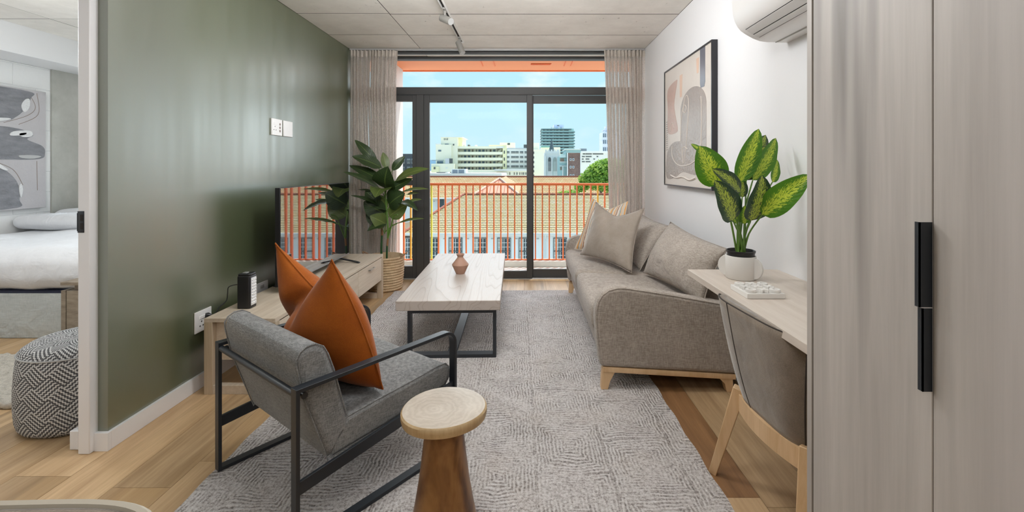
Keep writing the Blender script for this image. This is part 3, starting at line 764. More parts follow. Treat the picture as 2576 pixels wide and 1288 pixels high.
cdp = [(-1.681,2.68,.545),(-1.705,2.665,.55),(-1.735,2.65,.54),(-1.748,2.66,.50),(-1.755,2.66,.46),(-1.775,2.63,.43),(-1.785,2.61,.40),(-1.80,2.60,.385),(-1.80,2.60,.392)]
def smooth_path(pts, n=6):
    pts = [Vector(p) for p in pts]; out = []
    for i in range(len(pts)-1):
        p0 = pts[max(0,i-1)]; p1 = pts[i]; p2 = pts[i+1]; p3 = pts[min(len(pts)-1,i+2)]
        for k in range(n):
            t = k/n; out.append(.5*((2*p1)+(p2-p0)*t+(2*p0-5*p1+4*p2-p3)*t*t+(3*p1-p0-3*p2+p3)*t**3))
    return out+[pts[-1]]
obj('power_cord', MB().tube(smooth_path(cdp), .003, 6), BLACK, ln)

def plate(y0, y1, z0, z1, label, cat='socket', deep=.008):
    t = thing('wall_socket', label, cat, (XL, (y0+y1)/2, (z0+z1)/2))
    obj('cover_plate', bx(XL+.001, XL+deep, y0, y1, z0, z1), PLASTIC, t, bevel=.002)
    return t
HOLE = plain('socket_hole', (.10,.09,.085), .7)
so1 = plate(2.515, 2.646, .313, .431, 'white double wall socket low on green wall with black plug')
xf = XL+.008
pr = MB()
for (yc) in (2.565,):
    obj('rocker', bx(xf-.001, xf+.004, 2.548, 2.600, .385, .402), PLASTIC, so1, bevel=.001)
    for dy, dz in ((0,.030),(-.012,.006),(.012,.006)):
        obj('socket_hole', MB().tube([(xf-.001, yc+dy, .340+dz),(xf+.0006, yc+dy, .340+dz)], .0052, 10), HOLE, so1)
obj('power_plug', MB().tube([(xf+.0005,2.600,.392),(xf+.012,2.600,.392),(xf+.018,2.602,.392),(xf+.030,2.606,.390)], [.014,.016,.012,.006], 12), BLACK, ln)
so2 = plate(3.095, 3.225, .325, .443, 'white wall socket just above media unit behind the lantern')
obj('rocker', bx(xf-.001, xf+.004, 3.13, 3.17, .405, .425), ALU_L, so2, bevel=.001)
s1 = plate(3.268, 3.405, 1.472, 1.592, 'white socket plate with round outlets high on green wall', deep=.012)
xf = XL+.012
for z in (1.506, 1.531, 1.556): obj('round_outlet', MB().tube([(xf-.001, 3.372, z),(xf+.0012, 3.372, z)], .0095, 14), plain('outlet_grey', (.33,.27,.25), .6) if z < 1.51 else bpy.data.materials['outlet_grey'], s1)
obj('rocker', bx(xf-.001, xf+.003, 3.288, 3.322, 1.546, 1.566), PLASTIC, s1, bevel=.001)
for dy, dz in ((0,.030),(-.014,.006),(.014,.006)): obj('socket_hole', MB().tube([(xf-.001, 3.306+dy, 1.505+dz),(xf+.0008, 3.306+dy, 1.505+dz)], .004, 8), HOLE, s1)
s2 = thing('blank_plate', 'blank white cover plate beside the upper socket on green wall', 'wall plate', (XL, 3.49, 1.53))
obj('cover_plate', bx(XL+.001, XL+.012, 3.428, 3.556, 1.472, 1.592), PLASTIC, s2, bevel=.003)
obj('screw_cover', bx(XL+.0115, XL+.0135, 3.486, 3.498, 1.527, 1.537), PLASTIC, s2, smooth=False)

# ------------------------------------------------------------------ plants
def leaf_mb(base, tip, width, nrm, droop=.0, fold=.25, wave=.0, n=14, m=6, shape=1.0, side=0.0, tw=0.0, fat=.9, pw=.75):
    base = Vector(base); tip = Vector(tip); d = tip-base; L = d.length; d.normalize()
    nrm = Vector(nrm); nrm = (nrm-d*nrm.dot(d)).normalized(); s = d.cross(nrm)
    mb = MB(); uv = []
    for i in range(n+1):
        t = i/n
        c = base+d*(L*t)+nrm*(L*droop*math.sin(PI*t))+s*(side*L*math.sin(PI*t))
        wd = width*.5*(math.sin(PI*min(1, t**fat))**pw)*(1-.25*t) if 0 < t < 1 else .0004
        a = tw*(t-.3); s2 = s*math.cos(a)+nrm*math.sin(a); n2 = nrm*math.cos(a)-s*math.sin(a)
        for j in range(-m//2, m//2+1):
            q = j/(m/2)
            mb.v.append(c+s2*(wd*q)+n2*(abs(q)*wd*fold-wave*wd*math.sin(t*17+q*2)*abs(q)**2))
            uv.append((q*.5+.5, t))
    M_ = m+1
    for i in range(n):
        for j in range(m):
            a = i*M_+j; mb.f.append((a, a+1, a+M_+1, a+M_))
    mb.uv = uv; return mb
def m_leaf(name, c1, c2, vein, varieg=False, rough=.35, trans=.25):
    m, g, p = new_mat(name); t = m.node_tree
    uv = g.coord((1,1,1), kind='UV'); s = g.n('ShaderNodeSeparateXYZ'); g.l(uv, s.inputs[0])
    q = g.math('MULTIPLY', g.math('ABSOLUTE', g.math('SUBTRACT', s.outputs['X'], .5)), 2.0)
    col = g.mix(g.noise(g.coord((1,1,1), rnd=True), 9, 3, .5), c1, c2)
    sv = g.math('SUBTRACT', g.math('MULTIPLY', s.outputs['Y'], 11), g.math('MULTIPLY', q, 3.2))
    sw = g.math('ABSOLUTE', g.math('SUBTRACT', g.math('FRACT', sv), .5))
    if varieg:
        mp = g.n('ShaderNodeMapping'); cb = g.n('ShaderNodeCombineXYZ'); g.l(q, cb.inputs[0]); g.l(sv, cb.inputs[1]); g.l(g.math('MULTIPLY', g.math('GREATER_THAN', s.outputs['X'], .5), 7.3), cb.inputs[2])
        g.l(cb.outputs[0], mp.inputs[0]); mp.inputs['Scale'].default_value = (3.2, 2.2, 1)
        nz = g.noise(mp.outputs[0], 2.0, 4, .65)
        thr = g.math('ADD', nz, g.math('MULTIPLY', g.math('SUBTRACT', .45, g.math('ABSOLUTE', g.math('SUBTRACT', q, .22))), .40))
        col = g.mix(g.ramp(thr, [(.60, 0.0), (.66, 1.0)]), col, vein)
    else:
        col = g.mix(g.math('MULTIPLY', g.ramp(sw, [(0.0, 1.0), (.06, 0.0)]), .35), col, vein)
    col = g.mix(g.ramp(q, [(0.0, .9), (.035, .7), (.07, 0.0)]), col, vein)
    g.l(col, p.inputs['Base Color']); p.inputs['Roughness'].default_value = rough; p.inputs['Specular IOR Level'].default_value = .5
    g.l(g.bump(sw, .35, .003), p.inputs['Normal'])
    tl = g.n('ShaderNodeBsdfTranslucent'); g.l(col, tl.inputs[0])
    mx = g.n('ShaderNodeMixShader'); mx.inputs[0].default_value = trans; g.l(p.outputs[0], mx.inputs[1]); g.l(tl.outputs[0], mx.inputs[2])
    g.l(mx.outputs[0], t.nodes['Material Output'].inputs[0]); return m
LEAF_D = m_leaf('dark_rubbery_leaf', (.018,.040,.012), (.040,.070,.022), (.13,.19,.05), trans=.12)
LEAF_L = m_leaf('olive_leaf', (.075,.125,.026), (.14,.18,.05), (.25,.31,.08), trans=.2)
LEAF_V = m_leaf('variegated_leaf', (.045,.16,.012), (.10,.26,.018), (.58,.70,.07), True, trans=.4)
LEAF_VD = m_leaf('dark_variegated_leaf', (.012,.040,.016), (.020,.060,.020), (.42,.52,.06), True, trans=.12)
STEMG = plain('green_stem', (.10,.20,.03), .45)
BAMB = plain('dark_green_cane', (.020,.075,.022), .35)
CANEB = plain('brown_cane_sheath', (.26,.13,.05), .6)

def m_basket():
    m, g, p = new_mat('coiled_palm_basket')
    uv = g.coord((1,1,1), kind='UV')
    s = g.n('ShaderNodeSeparateXYZ'); g.l(uv, s.inputs[0])
    st = g.math('ADD', g.math('MULTIPLY', g.math('SINE', g.math('ADD', g.math('MULTIPLY', s.outputs['X'], 2*PI*110), g.math('MULTIPLY', s.outputs['Y'], 5.0))), .5), .5)
    n = g.noise(g.coord((1,1,1)), 12, 4, .6)
    f = g.math('ADD', g.math('MULTIPLY', st, .18), g.math('MULTIPLY', n, .82))
    g.l(g.ramp(f, [(.28, (.42,.28,.15)), (.62, (.64,.48,.30))]), p.inputs['Base Color']); p.inputs['Roughness'].default_value = .7
    g.l(g.bump(st, .5, .003), p.inputs['Normal']); return m
BASK = m_basket()
bcx, bcy, bh = -1.452, 4.655, .336
bk = thing('plant_basket', 'round coiled straw basket with side handles holding a tall plant', 'basket', (bcx, bcy, 0))
ncoil = 13
def coil_wall(inner):
    pf = []
    for i in range(ncoil):
        z0 = .004+bh*i/ncoil
        for k in range(5):
            a = PI*k/5; r0 = .165+.020*math.sin(PI*.62*min(1, (i+k/5)/ncoil))
            pf.append((r0+.0105*math.sin(a)+.001, z0+bh/ncoil*k/5))
    return pf
pf = coil_wall(False)
rt_ = pf[-1][0]
prof = [(.001,.003),(.165,.003)]+pf+[(rt_, bh), (rt_-.008, bh+.004), (rt_-.020, bh), (.155,.03),(.001,.03)]
mb = MB().lathe(prof, (bcx, bcy, 0), 48)
mb.uv = [((i % 48)/48, (i//48)/12) for i in range(len(mb.v))]
obj('woven_body', mb, BASK, bk, angle=70)
for sx, yy in ((-1, .02), (1, -.02)):
    pts = smooth_path([(bcx+sx*.160, bcy+yy+.05, .318), (bcx+sx*.205, bcy+yy+.035, .352), (bcx+sx*.232, bcy+yy, .372), (bcx+sx*.205, bcy+yy-.035, .352), (bcx+sx*.160, bcy+yy-.05, .318)])
    obj('handle', MB().tube(pts, .0075, 8), plain('dark_straw_handle', (.30,.18,.10), .7) if sx < 0 else bpy.data.materials['dark_straw_handle'], bk)
pt = thing('tall_potted_plant', 'tall dark leafed rubber plant growing out of straw basket by window', 'plant', (bcx, bcy, .03))
obj('soil', MB().lathe([(.001,.262),(.150,.262),(.150,.250),(.001,.250)], (bcx, bcy, 0), 24), SOIL, pt)
YP = 4.58
def fp(X, Z, dy=0.0, sc=4.953, ox=800, oy=340, Y=YP): return at(ox+X/sc, oy+Z/sc, Y+dy)
def cane(pts, r, mat, name='stem'):
    pts = [Vector(p) for p in pts]; obj(name, MB().tube(smooth_path(pts, 5), r, 8), mat, pt)
gb = at(960, 690, YP+.03)
cane([at(959, 690, YP+.05), at(959.5, 634, YP+.05), at(961, 590, YP+.05)], .0115, BAMB)
cane([at(961, 592, YP+.05), at(962, 560, YP+.05), at(963, 500, YP+.03)], .012, CANEB)
cane([at(973, 690, YP-.03), at(973, 648, YP-.03), at(974, 618, YP-.03)], .010, BAMB)
cane([at(974, 620, YP-.03), at(976, 598, YP-.03)], .0095, CANEB)
cane([at(976, 600, YP-.03), at(975, 560, YP-.02), at(970, 500, YP), at(968, 460, YP)], [.010]*8+[.008]*8, STEMG)
cane([at(976, 600, YP-.03), at(983, 575, YP-.05), at(990, 545, YP-.08), at(1000,540,YP-.1)], .006, STEMG)
cane([at(977, 590, YP-.03), at(983, 570, YP-.03), at(1003, 560, YP-.05)], .004, STEMG)
UPN = Vector((0,-.35,1)); FRN = Vector((0,-1,.25))
FL = [ # base, tip (zoom px), depth of tip, width m, normal, droop, mat, wave
 ((735,345),(458,58), .02, .10, (.3,-1,.3), .06, LEAF_D, .10), ((795,405),(422,262), -.10, .14, (.1,-1,.8), .06, LEAF_D, .06),
 ((830,600),(388,378), .06, .12, (.1,-.8,.8), .06, LEAF_D, .05), ((765,660),(312,458), -.20, .11, (.1,-.6,.9), .05, LEAF_D, .05),
 ((855,420),(810,212), .10, .085, (.5,-1,.1), .02, LEAF_L, .03), ((925,440),(1084,260), .10, .085, (-.2,-1,-.2), .08, LEAF_D, .04),
 ((852,665),(872,388), -.17, .255, (0,-1,.30), .14, LEAF_D, .04), ((965,570),(1382,418), -.10, .115, (0,-.9,.8), .09, LEAF_L, .05),
 ((880,690),(1180,540), .12, .11, (0,-1,.5), .04, LEAF_D, .03), ((850,690),(710,778), -.30, .21, (0,-.9,.6), .16, LEAF_L, .10),
 ((660,690),(498,682), .10, .035, (0,-.5,1), .03, LEAF_D, .02), ((775,880),(405,752), -.12, .075, (0,-.5,1), .06, LEAF_D, .08),
 ((850,990),(566,830), .02, .20, (-.2,-1,.3), .08, LEAF_D, .04), ((880,870),(1085,720), -.08, .22, (0,-1,.35), .10, LEAF_D, .03),
 ((885,1010),(1115,860), .00, .19, (0,-1,.3), .06, LEAF_L, .03), ((985,850),(1248,945), -.20, .10, (0,-.5,1), .14, LEAF_D, .06),
 ((1030,715),(1384,672), -.05, .062, (0,-.55,1), .06, LEAF_L, .05), ((1110,840),(1296,800), .05, .055, (0,-.6,1), .05, LEAF_L, .05),
 ((850,1110),(645,1005), -.12, .16, (0,-1,.4), .10, LEAF_L, .05), ((850,1100),(612,1195), -.16, .09, (0,-.8,.7), .10, LEAF_D, .06),
 ((990,1100),(1328,1040), -.10, .052, (0,-.6,1), .05, LEAF_L, .04), ((870,945),(618,908), -.18, .055, (0,-.5,1), .05, LEAF_D, .08),
 ((770,860),(590,690), .12, .15, (0,-1,.3), .05, LEAF_D, .03), ((780,1120),(598,950), .10, .13, (0,-1,.3), .05, LEAF_D, .03),
 ((860,900),(740,740), .05, .10, (0,-1,.2), .04, LEAF_L, .03), ((1110,740),(1262,722), .08, .05, (0,-.6,1), .05, LEAF_L, .03)]
for (b, t_, dy, wdt, nr, dr, mt, wv) in FL:
    B = fp(*b, dy=.0); Tp = fp(*t_, dy=min(dy, .03))
    lf = obj('leaf', leaf_mb(B, Tp, wdt*1.12, nr, dr, .18, wv), mt, pt, angle=180)
    hub = at(968, min(590, max(470, PY0*0+340+b[1]/4.953+22)), YP)
    obj('petiole', MB().tube([hub, (hub+B)/2+Vector((0,0,.012)), B], [.005,.004,.003], 6), STEMG, pt)

# ------------------------------------------------------------------ desk and what stands on it
ZD = .739
dk = thing('desk', 'pale oak wall desk running along right wall beside the wardrobe', 'desk', (1.0, 1.66, 0))
obj('worktop', bx(.785, XR-.001, 1.092, 2.222, ZD-.028, ZD), DESKW, dk, bevel=.0015)
obj('support_rail', bx(XR-.06, XR-.016, 1.10, 2.20, ZD-.11, ZD-.028), DESKW, dk, bevel=.0015)
obj('side_panel', bx(.83, XR-.016, 1.092, 1.110, 0, ZD-.028), DESKW, dk, bevel=.0015)

CERAM = plain('matte_white_ceramic', (.74,.72,.69), .55)
pcx, pcy = .962, 2.045
pp = thing('potted_plant', 'green plant with speckled leaves in white handled pot on desk', 'plant', (pcx, pcy, ZD))
obj('pot', MB().lathe([(.001,0),(.060,0),(.0635,.003),(.0640,.10),(.0625,.1035),(.058,.1025),(.055,.02),(.001,.012)], (pcx,pcy,ZD+.0005), 48), CERAM, pp, angle=50)
dirs = ((Vector((.62,-.785,0)), .045), (Vector((-.80,.60,0)), .045))
for d_, r_ in dirs:
    u_ = Vector((-d_.y, d_.x, 0))*.0075
    half = [(0,-r_)]+[(.036*math.cos(a), r_*math.sin(a)) for a in [-PI/2+PI*i/16 for i in range(1, 16)]]+[(0, r_)]
    c0 = Vector((pcx,pcy,ZD+.052))+d_*.0605
    vs1 = [c0+d_*q[0]+Vector((0,0,q[1]))-u_ for q in half]; vs2 = [v+2*u_ for v in vs1]; n = len(half)
    mb = MB().add(vs1+vs2, [tuple(range(n)), tuple(range(n,2*n))[::-1]]+[(i,(i+1)%n,n+(i+1)%n,n+i) for i in range(n)])
    obj('handle', mb, CERAM, pp, fix=True, bevel=.0012)
obj('nursery_pot', MB().lathe([(.053,.06),(.0555,.104),(.0585,.118),(.061,.119),(.061,.126),(.0585,.127),(.056,.118),(.052,.08)], (pcx,pcy,ZD), 40), BLACK, pp)
obj('soil', MB().lathe([(.001,.113),(.0553,.112),(.0553,.105),(.001,.105)], (pcx,pcy,ZD), 24), SOIL, pp)
def dp(X, Z, dy=0.0): return at(1720+X/2.997, 310+Z/2.997, pcy+dy)
DL = [((262,470),(118,170), -.02, .155, (-.3,-1,.1), .10, LEAF_V, .05), ((425,520),(215,345), -.06, .085, (-.2,-1,.5), .12, LEAF_VD, .04),
 ((372,735),(232,428), -.13, .125, (-.1,-1,.3), .12, LEAF_VD, .05), ((505,735),(592,392), -.13, .135, (.1,-1,.3), .12, LEAF_VD, .05),
 ((415,450),(566,42), .05, .105, (-.2,-1,.2), .07, LEAF_V, .05), ((470,430),(618,88), .12, .11, (.1,-1,.1), .05, LEAF_VD, .04),
 ((520,430),(695,112), .06, .105, (.3,-1,.1), .07, LEAF_V, .05), ((668,445),(706,276), .10, .06, (.3,-1,.1), .03, LEAF_V, .04),
 ((590,690),(958,385), -.24, .125, (-.2,-1,.5), .08, LEAF_V, .06), ((140,215),(56,156), .04, .03, (0,-1,.3), .03, LEAF_V, .02),
 ((455,760),(460,620), .0, .06, (0,-1,.2), .05, LEAF_V, .02), ((400,760),(330,500), .05, .07, (0,-1,.2), .04, LEAF_V, .02), ((440,560),(430,400), .06, .06, (0,-1,.2), .04, LEAF_VD, .02)]
for k, (b, t_, dy, wdt, nr, dr, mt, wv) in enumerate(DL):
    B = dp(*b, dy=dy*.4); Tp = dp(*t_, dy=dy)
    obj('leaf', leaf_mb(B, Tp, wdt, nr, dr, .14, wv, fat=.86, pw=.58), mt, pp, angle=180)
    a = k*2.4; root = Vector((pcx+.016*math.cos(a), pcy+.016*math.sin(a), ZD+.110)); midp = (root*.55+B*.45)+Vector((0,0,.01)); midp.x = root.x*.7+B.x*.3; midp.y = root.y*.7+B.y*.3
    obj('petiole', MB().tube(smooth_path([root, midp, B], 5), [.0045]*5+[.0036]*5+[.0028], 6), STEMG, pp)

TERZ = plain('white_terrazzo', (.78,.76,.73), .45)
gb_ = thing('game_board', 'white stone noughts and crosses board lying on the desk', 'game board', (.905, 1.79, ZD))
obj('tray', bx(.833, .977, 1.719, 1.861, ZD+.0005, ZD+.020), TERZ, gb_, bevel=.0015)
zt_ = ZD+.0205
gi = 0
for i in range(3):
    for j in range(3):
        x = .859+.046*i; y = 1.744+.046*j
        if (i, j) in ((0,0),(2,0),(0,2),(2,2)) or (i+j) % 2 == 0 and (i, j) != (1,1):
            o = obj('nought_piece', MB().lathe([(.009,0),(.019,0),(.0195,.002),(.0195,.010),(.0185,.0115),(.0095,.0115),(.009,.010),(.009,0)], (0,0,0), 24, closed=True), TERZ, angle=30)
        else:
            a_ = .0055; L = .021
            cr = [(a_,a_),(a_,L),(-a_,L),(-a_,a_),(-L,a_),(-L,-a_),(-a_,-a_),(-a_,-L),(a_,-L),(a_,-a_),(L,-a_),(L,a_)]
            o = obj('cross_piece', MB().prism(cr, 'z', 0, .0115), TERZ, bevel=.001); o.rotation_euler = (0,0,R(45))
        o.location = (x, y, zt_)
        row = ('front', 'middle', 'back')[j]; col_ = ('left', 'centre', 'right')[i]
        kind = 'round nought' if o.name.startswith('nought') else 'cross'
        tag(o, f'white {kind} game piece in {row} row at the {col_} of the board', 'game piece', 'noughts and crosses pieces on the board')

# ------------------------------------------------------------------ tub chairs
SUEDE = m_velvet('grey_brown_suede', (.155,.122,.094), (.27,.222,.175), .5, .35)
PIPED = plain('dark_brown_piping', (.04,.03,.025), .8)
def tub_chair(label, loc, rz, pipe=None):
    t = thing('tub_chair', label, 'chair', loc, rz)
    def shell(a, h):           # a -1..1 across, h 0..1 up, chair faces local +X, back at x=0
        ph = a*R(88); wd = .200+.100*h**.8
        y = wd*(1 if a > 0 else -1)*abs(math.sin(ph))**.62
        fx = (.18+.12*h)*(1-math.cos(ph))**1.5
        zt = .731-.30*max(0, abs(a)-.42)**1.45
        z = .352+(zt-.352)*h
        x = .050-.052*h+.022*(1-h)**3+fx
        return Vector((x, y, z))
    obj('shell', MB().grid(lambda u, v: shell(2*u-1, v), 48, 14), SUEDE, t, local=True, angle=180, solid=.030)
    for a in (-.52, .13):
        obj('seam', MB().tube([shell(a, h/12)+Vector((-.0155, .0155*a, 0)) for h in range(13)], .0022, 5), PIPED, t, local=True)
    obj('piping', MB().tube([shell(-1+2*i/40, 1)+Vector((-.013*math.cos(R(88)*(-1+2*i/40)), .013*math.sin(R(88)*(-1+2*i/40)), .0)) for i in range(41)], .0026 if pipe is None else .007, 6), pipe or PIPED, t, local=True)
    obj('seat_pad', MB().rbox((.27, 0, .435), (.38, .34, .10), .05, (10,10,6), puff=.012), SUEDE, t, local=True, angle=180)
    ap = [(.042+.036*(-1+2*i/20)**2, .208*(-1+2*i/20)) for i in range(21)]
    ap_i = [(x+.022, y*.90) for x, y in ap]
    mb = MB(); n = 21
    for pl_ in (ap, ap_i):
        for z in (.290, .356): mb.v += [Vector((x, y, z)) for x, y in pl_]
    for i in range(n-1):
        mb.f += [(i, i+1, n+i+1, n+i), (3*n+i, 3*n+i+1, 2*n+i+1, 2*n+i), (n+i, n+i+1, 3*n+i+1, 3*n+i), (i+1, i, 2*n+i, 2*n+i+1)]
    obj('apron', mb, LEGW, t, local=True, fix=True)
    obj('seat_frame', MB().box(.11, .46, -.155, .155, .330, .372), LEGW, t, local=True, bevel=.004)
    for (x, y, sx, sy) in ((.080,.188,-1,1),(.080,-.188,-1,-1),(.430,.170,1,1),(.430,-.170,1,-1)):
        top = Vector((x, y, .372)); bot = Vector((x+sx*.078, y+sy*.066, 0.0))
        obj('leg', MB().bar(bot, top, .024, .030, (0,1,0) if False else (0,0,1), 1.55), LEGW, t, local=True, bevel=.003)
    return t
tub_chair('taupe suede tub chair with light wood legs pushed under desk', (.772, 1.588, 0), R(5))
tub_chair('taupe suede chair back cut off at the lower left corner', (-.775, .664, 0), R(-88), plain('beige_rolled_rim', (.46,.42,.35), .9))
# ------------------------------------------------------------------ framed picture on the right wall
pf_ = thing('framed_picture', 'large square abstract picture in thin black frame on right wall', 'picture', (XR, 3.42, 1.573))
y0, y1, z0, z1 = 2.914, 3.926, 1.087, 2.057; xf = 1.184
BLK = plain('black_frame', (.012,.012,.016), .3)
obj('frame', MB().ring([(y0,z0),(y1,z0),(y1,z1),(y0,z1)], [(y0+.011,z0+.011),(y1-.011,z0+.011),(y1-.011,z1-.011),(y0+.011,z1-.011)], 'x', xf, XR-.001), BLK, pf_, fix=True, smooth=False)
CANV = plain('cream_canvas', (.62,.56,.50), .30, bump=(120,.2), var=(3,.10))
obj('canvas', bx(xf+.006, XR-.004, y0+.010, y1-.010, z0+.010, z1-.010), CANV, pf_, smooth=False)
# painted shapes in raised paint; u runs left to right as seen (far to near), v up
def paint(name, poly, mat, lift=.0012):
    q = [(y1-.011-(y1-y0-.022)*u, z0+.011+(z1-z0-.022)*v) for u, v in poly]
    return obj(name, MB().prism(q, 'x', xf+.006-lift, xf+.0065), mat, pf_, fix=True, smooth=False)
def blob(pts, n=6):
    pp_ = [Vector((*p, 0)) for p in pts]; out = []
    m = len(pp_)
    for i in range(m):
        p0, p1, p2, p3 = pp_[i-1], pp_[i], pp_[(i+1) % m], pp_[(i+2) % m]
        for k in range(n):
            t = k/n; v = .5*((2*p1)+(p2-p0)*t+(2*p0-5*p1+4*p2-p3)*t*t+(3*p1-p0-3*p2+p3)*t**3); out.append((v.x, v.y))
    return out
TAUP = plain('taupe_paint', (.30,.245,.21), .30, var=(5,.35), bump=(30,.5))
PINK = plain('dusty_pink_paint', (.47,.31,.25), .35, var=(6,.25), bump=(30,.4))
SLATE = plain('slate_paint', (.115,.12,.15), .3, var=(6,.2))
PALE = plain('pale_paint', (.66,.60,.54), .4)
PEACH = plain('peach_paint', (.66,.45,.33), .4, var=(6,.1))
paint('upper_bar', [(.80,1.0),(.89,1.0),(.89,.75),(.875,.72),(.81,.72),(.80,.75)], SLATE)
paint('pink_boot', blob([(.08,.83),(.30,.88),(.31,.84),(.25,.70),(.27,.60),(.33,.48),(.30,.44),(.12,.44),(.07,.50),(.08,.65)]), PINK)
paint('arch', [(.40,.16),(.40,.58)]+[(.655+.255*math.cos(PI-PI*i/20), .60+.155*math.sin(PI*i/20)) for i in range(21)]+[(.91,.16)], TAUP)
paint('low_mound', blob([(.05,.06),(.05,.24),(.12,.32),(.24,.36),(.42,.36),(.60,.34),(.75,.20),(.88,.16),(.92,.10),(.70,.09),(.45,.11),(.25,.06)]), TAUP, .0016)
paint('peach_stroke', [(.38,.90),(.44,.90),(.43,.72),(.385,.72)], PEACH); paint('peach_stroke', [(.73,.95),(.78,.95),(.77,.84),(.74,.84)], PEACH)
def pline(pts, r=.0035):
    q = [Vector((xf+.005, y1-.011-(y1-y0-.022)*u, z0+.011+(z1-z0-.022)*v)) for u, v in pts]
    obj('painted_line', MB().tube(smooth_path(q), r, 5), PALE, pf_)
pline([(.40,.36),(.42,.55),(.48,.64),(.53,.62),(.50,.58),(.46,.60)]); pline([(.46,.60),(.50,.70),(.56,.70),(.58,.62),(.55,.45),(.52,.30),(.47,.18),(.44,.28),(.48,.31),(.56,.29)])
pline([(.20,.33),(.20,.25),(.28,.19),(.42,.16),(.60,.17),(.72,.20)], .005); pline([(.16,.08),(.30,.06),(.45,.07),(.60,.05),(.72,.07)], .008)
pline([(.15,.46),(.17,.52),(.22,.53),(.25,.48)]); pline([(.82,.66),(.83,.50),(.82,.30),(.84,.20)])
for i in range(14): paint('tally_mark', [(.035+.012*(i%2)*.3,.30+.019*i),(.075,.302+.019*i),(.075,.310+.019*i),(.035,.308+.019*i)], TAUP)

# ------------------------------------------------------------------ air conditioner
acn = thing('air_conditioner', 'white split air conditioner high on right wall above the desk', 'air conditioner', (XR, 1.70, 1.95))
prf = [(1.222,1.826),(1.13,1.824),(1.093,1.829),(1.06,1.842),(1.03,1.859),(1.005,1.876),(.9905,1.893),(.976,1.920),(.968,1.949),(.964,1.99),(.964,2.06),(.972,2.10),(.99,2.125),(1.222,2.13)]
obj('casing', MB().prism(prf, 'y', 1.25, 2.14), PLASTIC, acn, bevel=.004)
obj('rear_base', bx(1.175, 1.2235, 1.255, 2.135, 1.8215, 1.828), PLASTIC, acn, smooth=False)
def on_prf(s):
    pts = [Vector(p) for p in prf[:11]]; acc = 0
    for a, b in zip(pts, pts[1:]):
        L = (b-a).length
        if acc+L >= s:
            p = a+(b-a)*((s-acc)/L); d = (b-a).normalized(); return p, Vector((d.y, -d.x)) if False else Vector((-abs(d.y), -abs(d.x)))
        acc += L
    return pts[-1], Vector((-1, 0))
for s0, s1, lift in ((.150,.153,.0008),(.180,.183,.0008),(.222,.2245,.0008)):
    (pa, na), (pb, nb) = on_prf(s0), on_prf(s1); na.normalize(); nb.normalize()
    q = [pa-na*.002, pb-nb*.002, pb+nb*lift, pa+na*lift]
    obj('vent_gap', MB().prism([tuple(v) for v in q], 'y', 1.29, 2.10), DARKGAP, acn, fix=True, smooth=False)
for s0, s1 in ((.154,.179),(.184,.2215)):
    pts = [on_prf(s0+(s1-s0)*k/4) for k in range(5)]
    q = [tuple(p-n.normalized()*.001) for p, n in pts]+[tuple(p+n.normalized()*.0035) for p, n in pts[::-1]]
    obj('louvre', MB().prism(q, 'y', 1.29, 2.098), plain('louvre_plastic', (.70,.69,.68), .35) if s0 < .16 else bpy.data.materials['louvre_plastic'], acn, fix=True, bevel=.0006)
obj('panel_seam', bx(1.168, 1.170, 1.25, 2.138, 1.8222, 1.826), ALU_L, acn, smooth=False)

# ------------------------------------------------------------------ wardrobe
WX = .67
wd = thing('wardrobe', 'tall greyed oak wardrobe with flat doors along the right foreground', 'wardrobe', (.93, .40, 0))
obj('side_panel', bx(WX-.001, XR-.001, 1.069, 1.087, 0, HC-.003), WARDW, wd, bevel=.001)
obj('carcass', bx(WX+.022, XR-.001, -.62, 1.066, .06, HC-.004), DARKGAP, wd, smooth=False)
obj('plinth', bx(WX+.04, XR-.01, -.62, 1.066, 0, .06), WARDW, wd, smooth=False)
ys = [1.0655, .7512, .4155, .08, -.255, -.59]
for i in range(5):
    b, a = ys[i]-.0012, ys[i+1]+.0012
    zsp = [(.062, HC-.006)]
    for (za, zb) in zsp:
        dr = obj('door', bx(WX, WX+.019, a, b, za, zb), WARDW, wd, bevel=.0012)
    if i in (0, 2):
        for (za, zb, pr_) in ((1.0045, 1.145, .0215), (.865, 1.0025, .0165)):
            hd = MB().box(WX-pr_, WX+.0, a-.0008, a+.0012, za, zb).box(WX-pr_, WX-pr_+.0022, a-.0008, a+.0085, za, zb)
            obj('handle', hd, STEEL, dr, smooth=False)

# ------------------------------------------------------------------ spotlight track
tk = thing('spotlight_track', 'white ceiling track with two grey cylinder spotlights', 'track light', (-.63, 3.3, HC-.004))
obj('rail', MB().box(-.648,-.612,1.9,4.42,2.461,HC-.002).box(-.648,-.640,1.9,4.42,2.446,2.461).box(-.620,-.612,1.9,4.42,2.446,2.461), PLASTIC, tk, smooth=False, bevel=.001)
obj('slot', bx(-.640,-.620,1.9,4.418,2.459,2.4612), DARKGAP, tk, smooth=False)
obj('end_cap', bx(-.649,-.611,4.416,4.424,2.445,HC-.002), PLASTIC, tk, smooth=False)
def spot(y, d):
    s_ = obj('spotlight', MB().box(-.640,-.620,y-.045,y+.045,2.440,2.456), SPOTM, tk, bevel=.002)
    d = Vector(d).normalized(); j = Vector((-.628, y, 2.395))
    obj('arm', MB().tube([(-.630, y, 2.445),(-.630, y, 2.415), j], [.011,.009,.008], 10), SPOTM, s_)
    a = j-d*.045+Vector((0,0,-.018)); b = a+d*.125
    obj('cylinder', MB().tube([a, a+d*.002, b-d*.002, b], [.0265,.0285,.0285,.0275], 28), SPOTM, s_, angle=30)
    obj('lens', MB().tube([b-d*.001, b+d*.0012], .0255, 24), plain('white_lens', (.35,.35,.34), .4), s_)
spot(3.50, (.66,-.60,-.42)); spot(4.27, (.30,-.20,-.75))

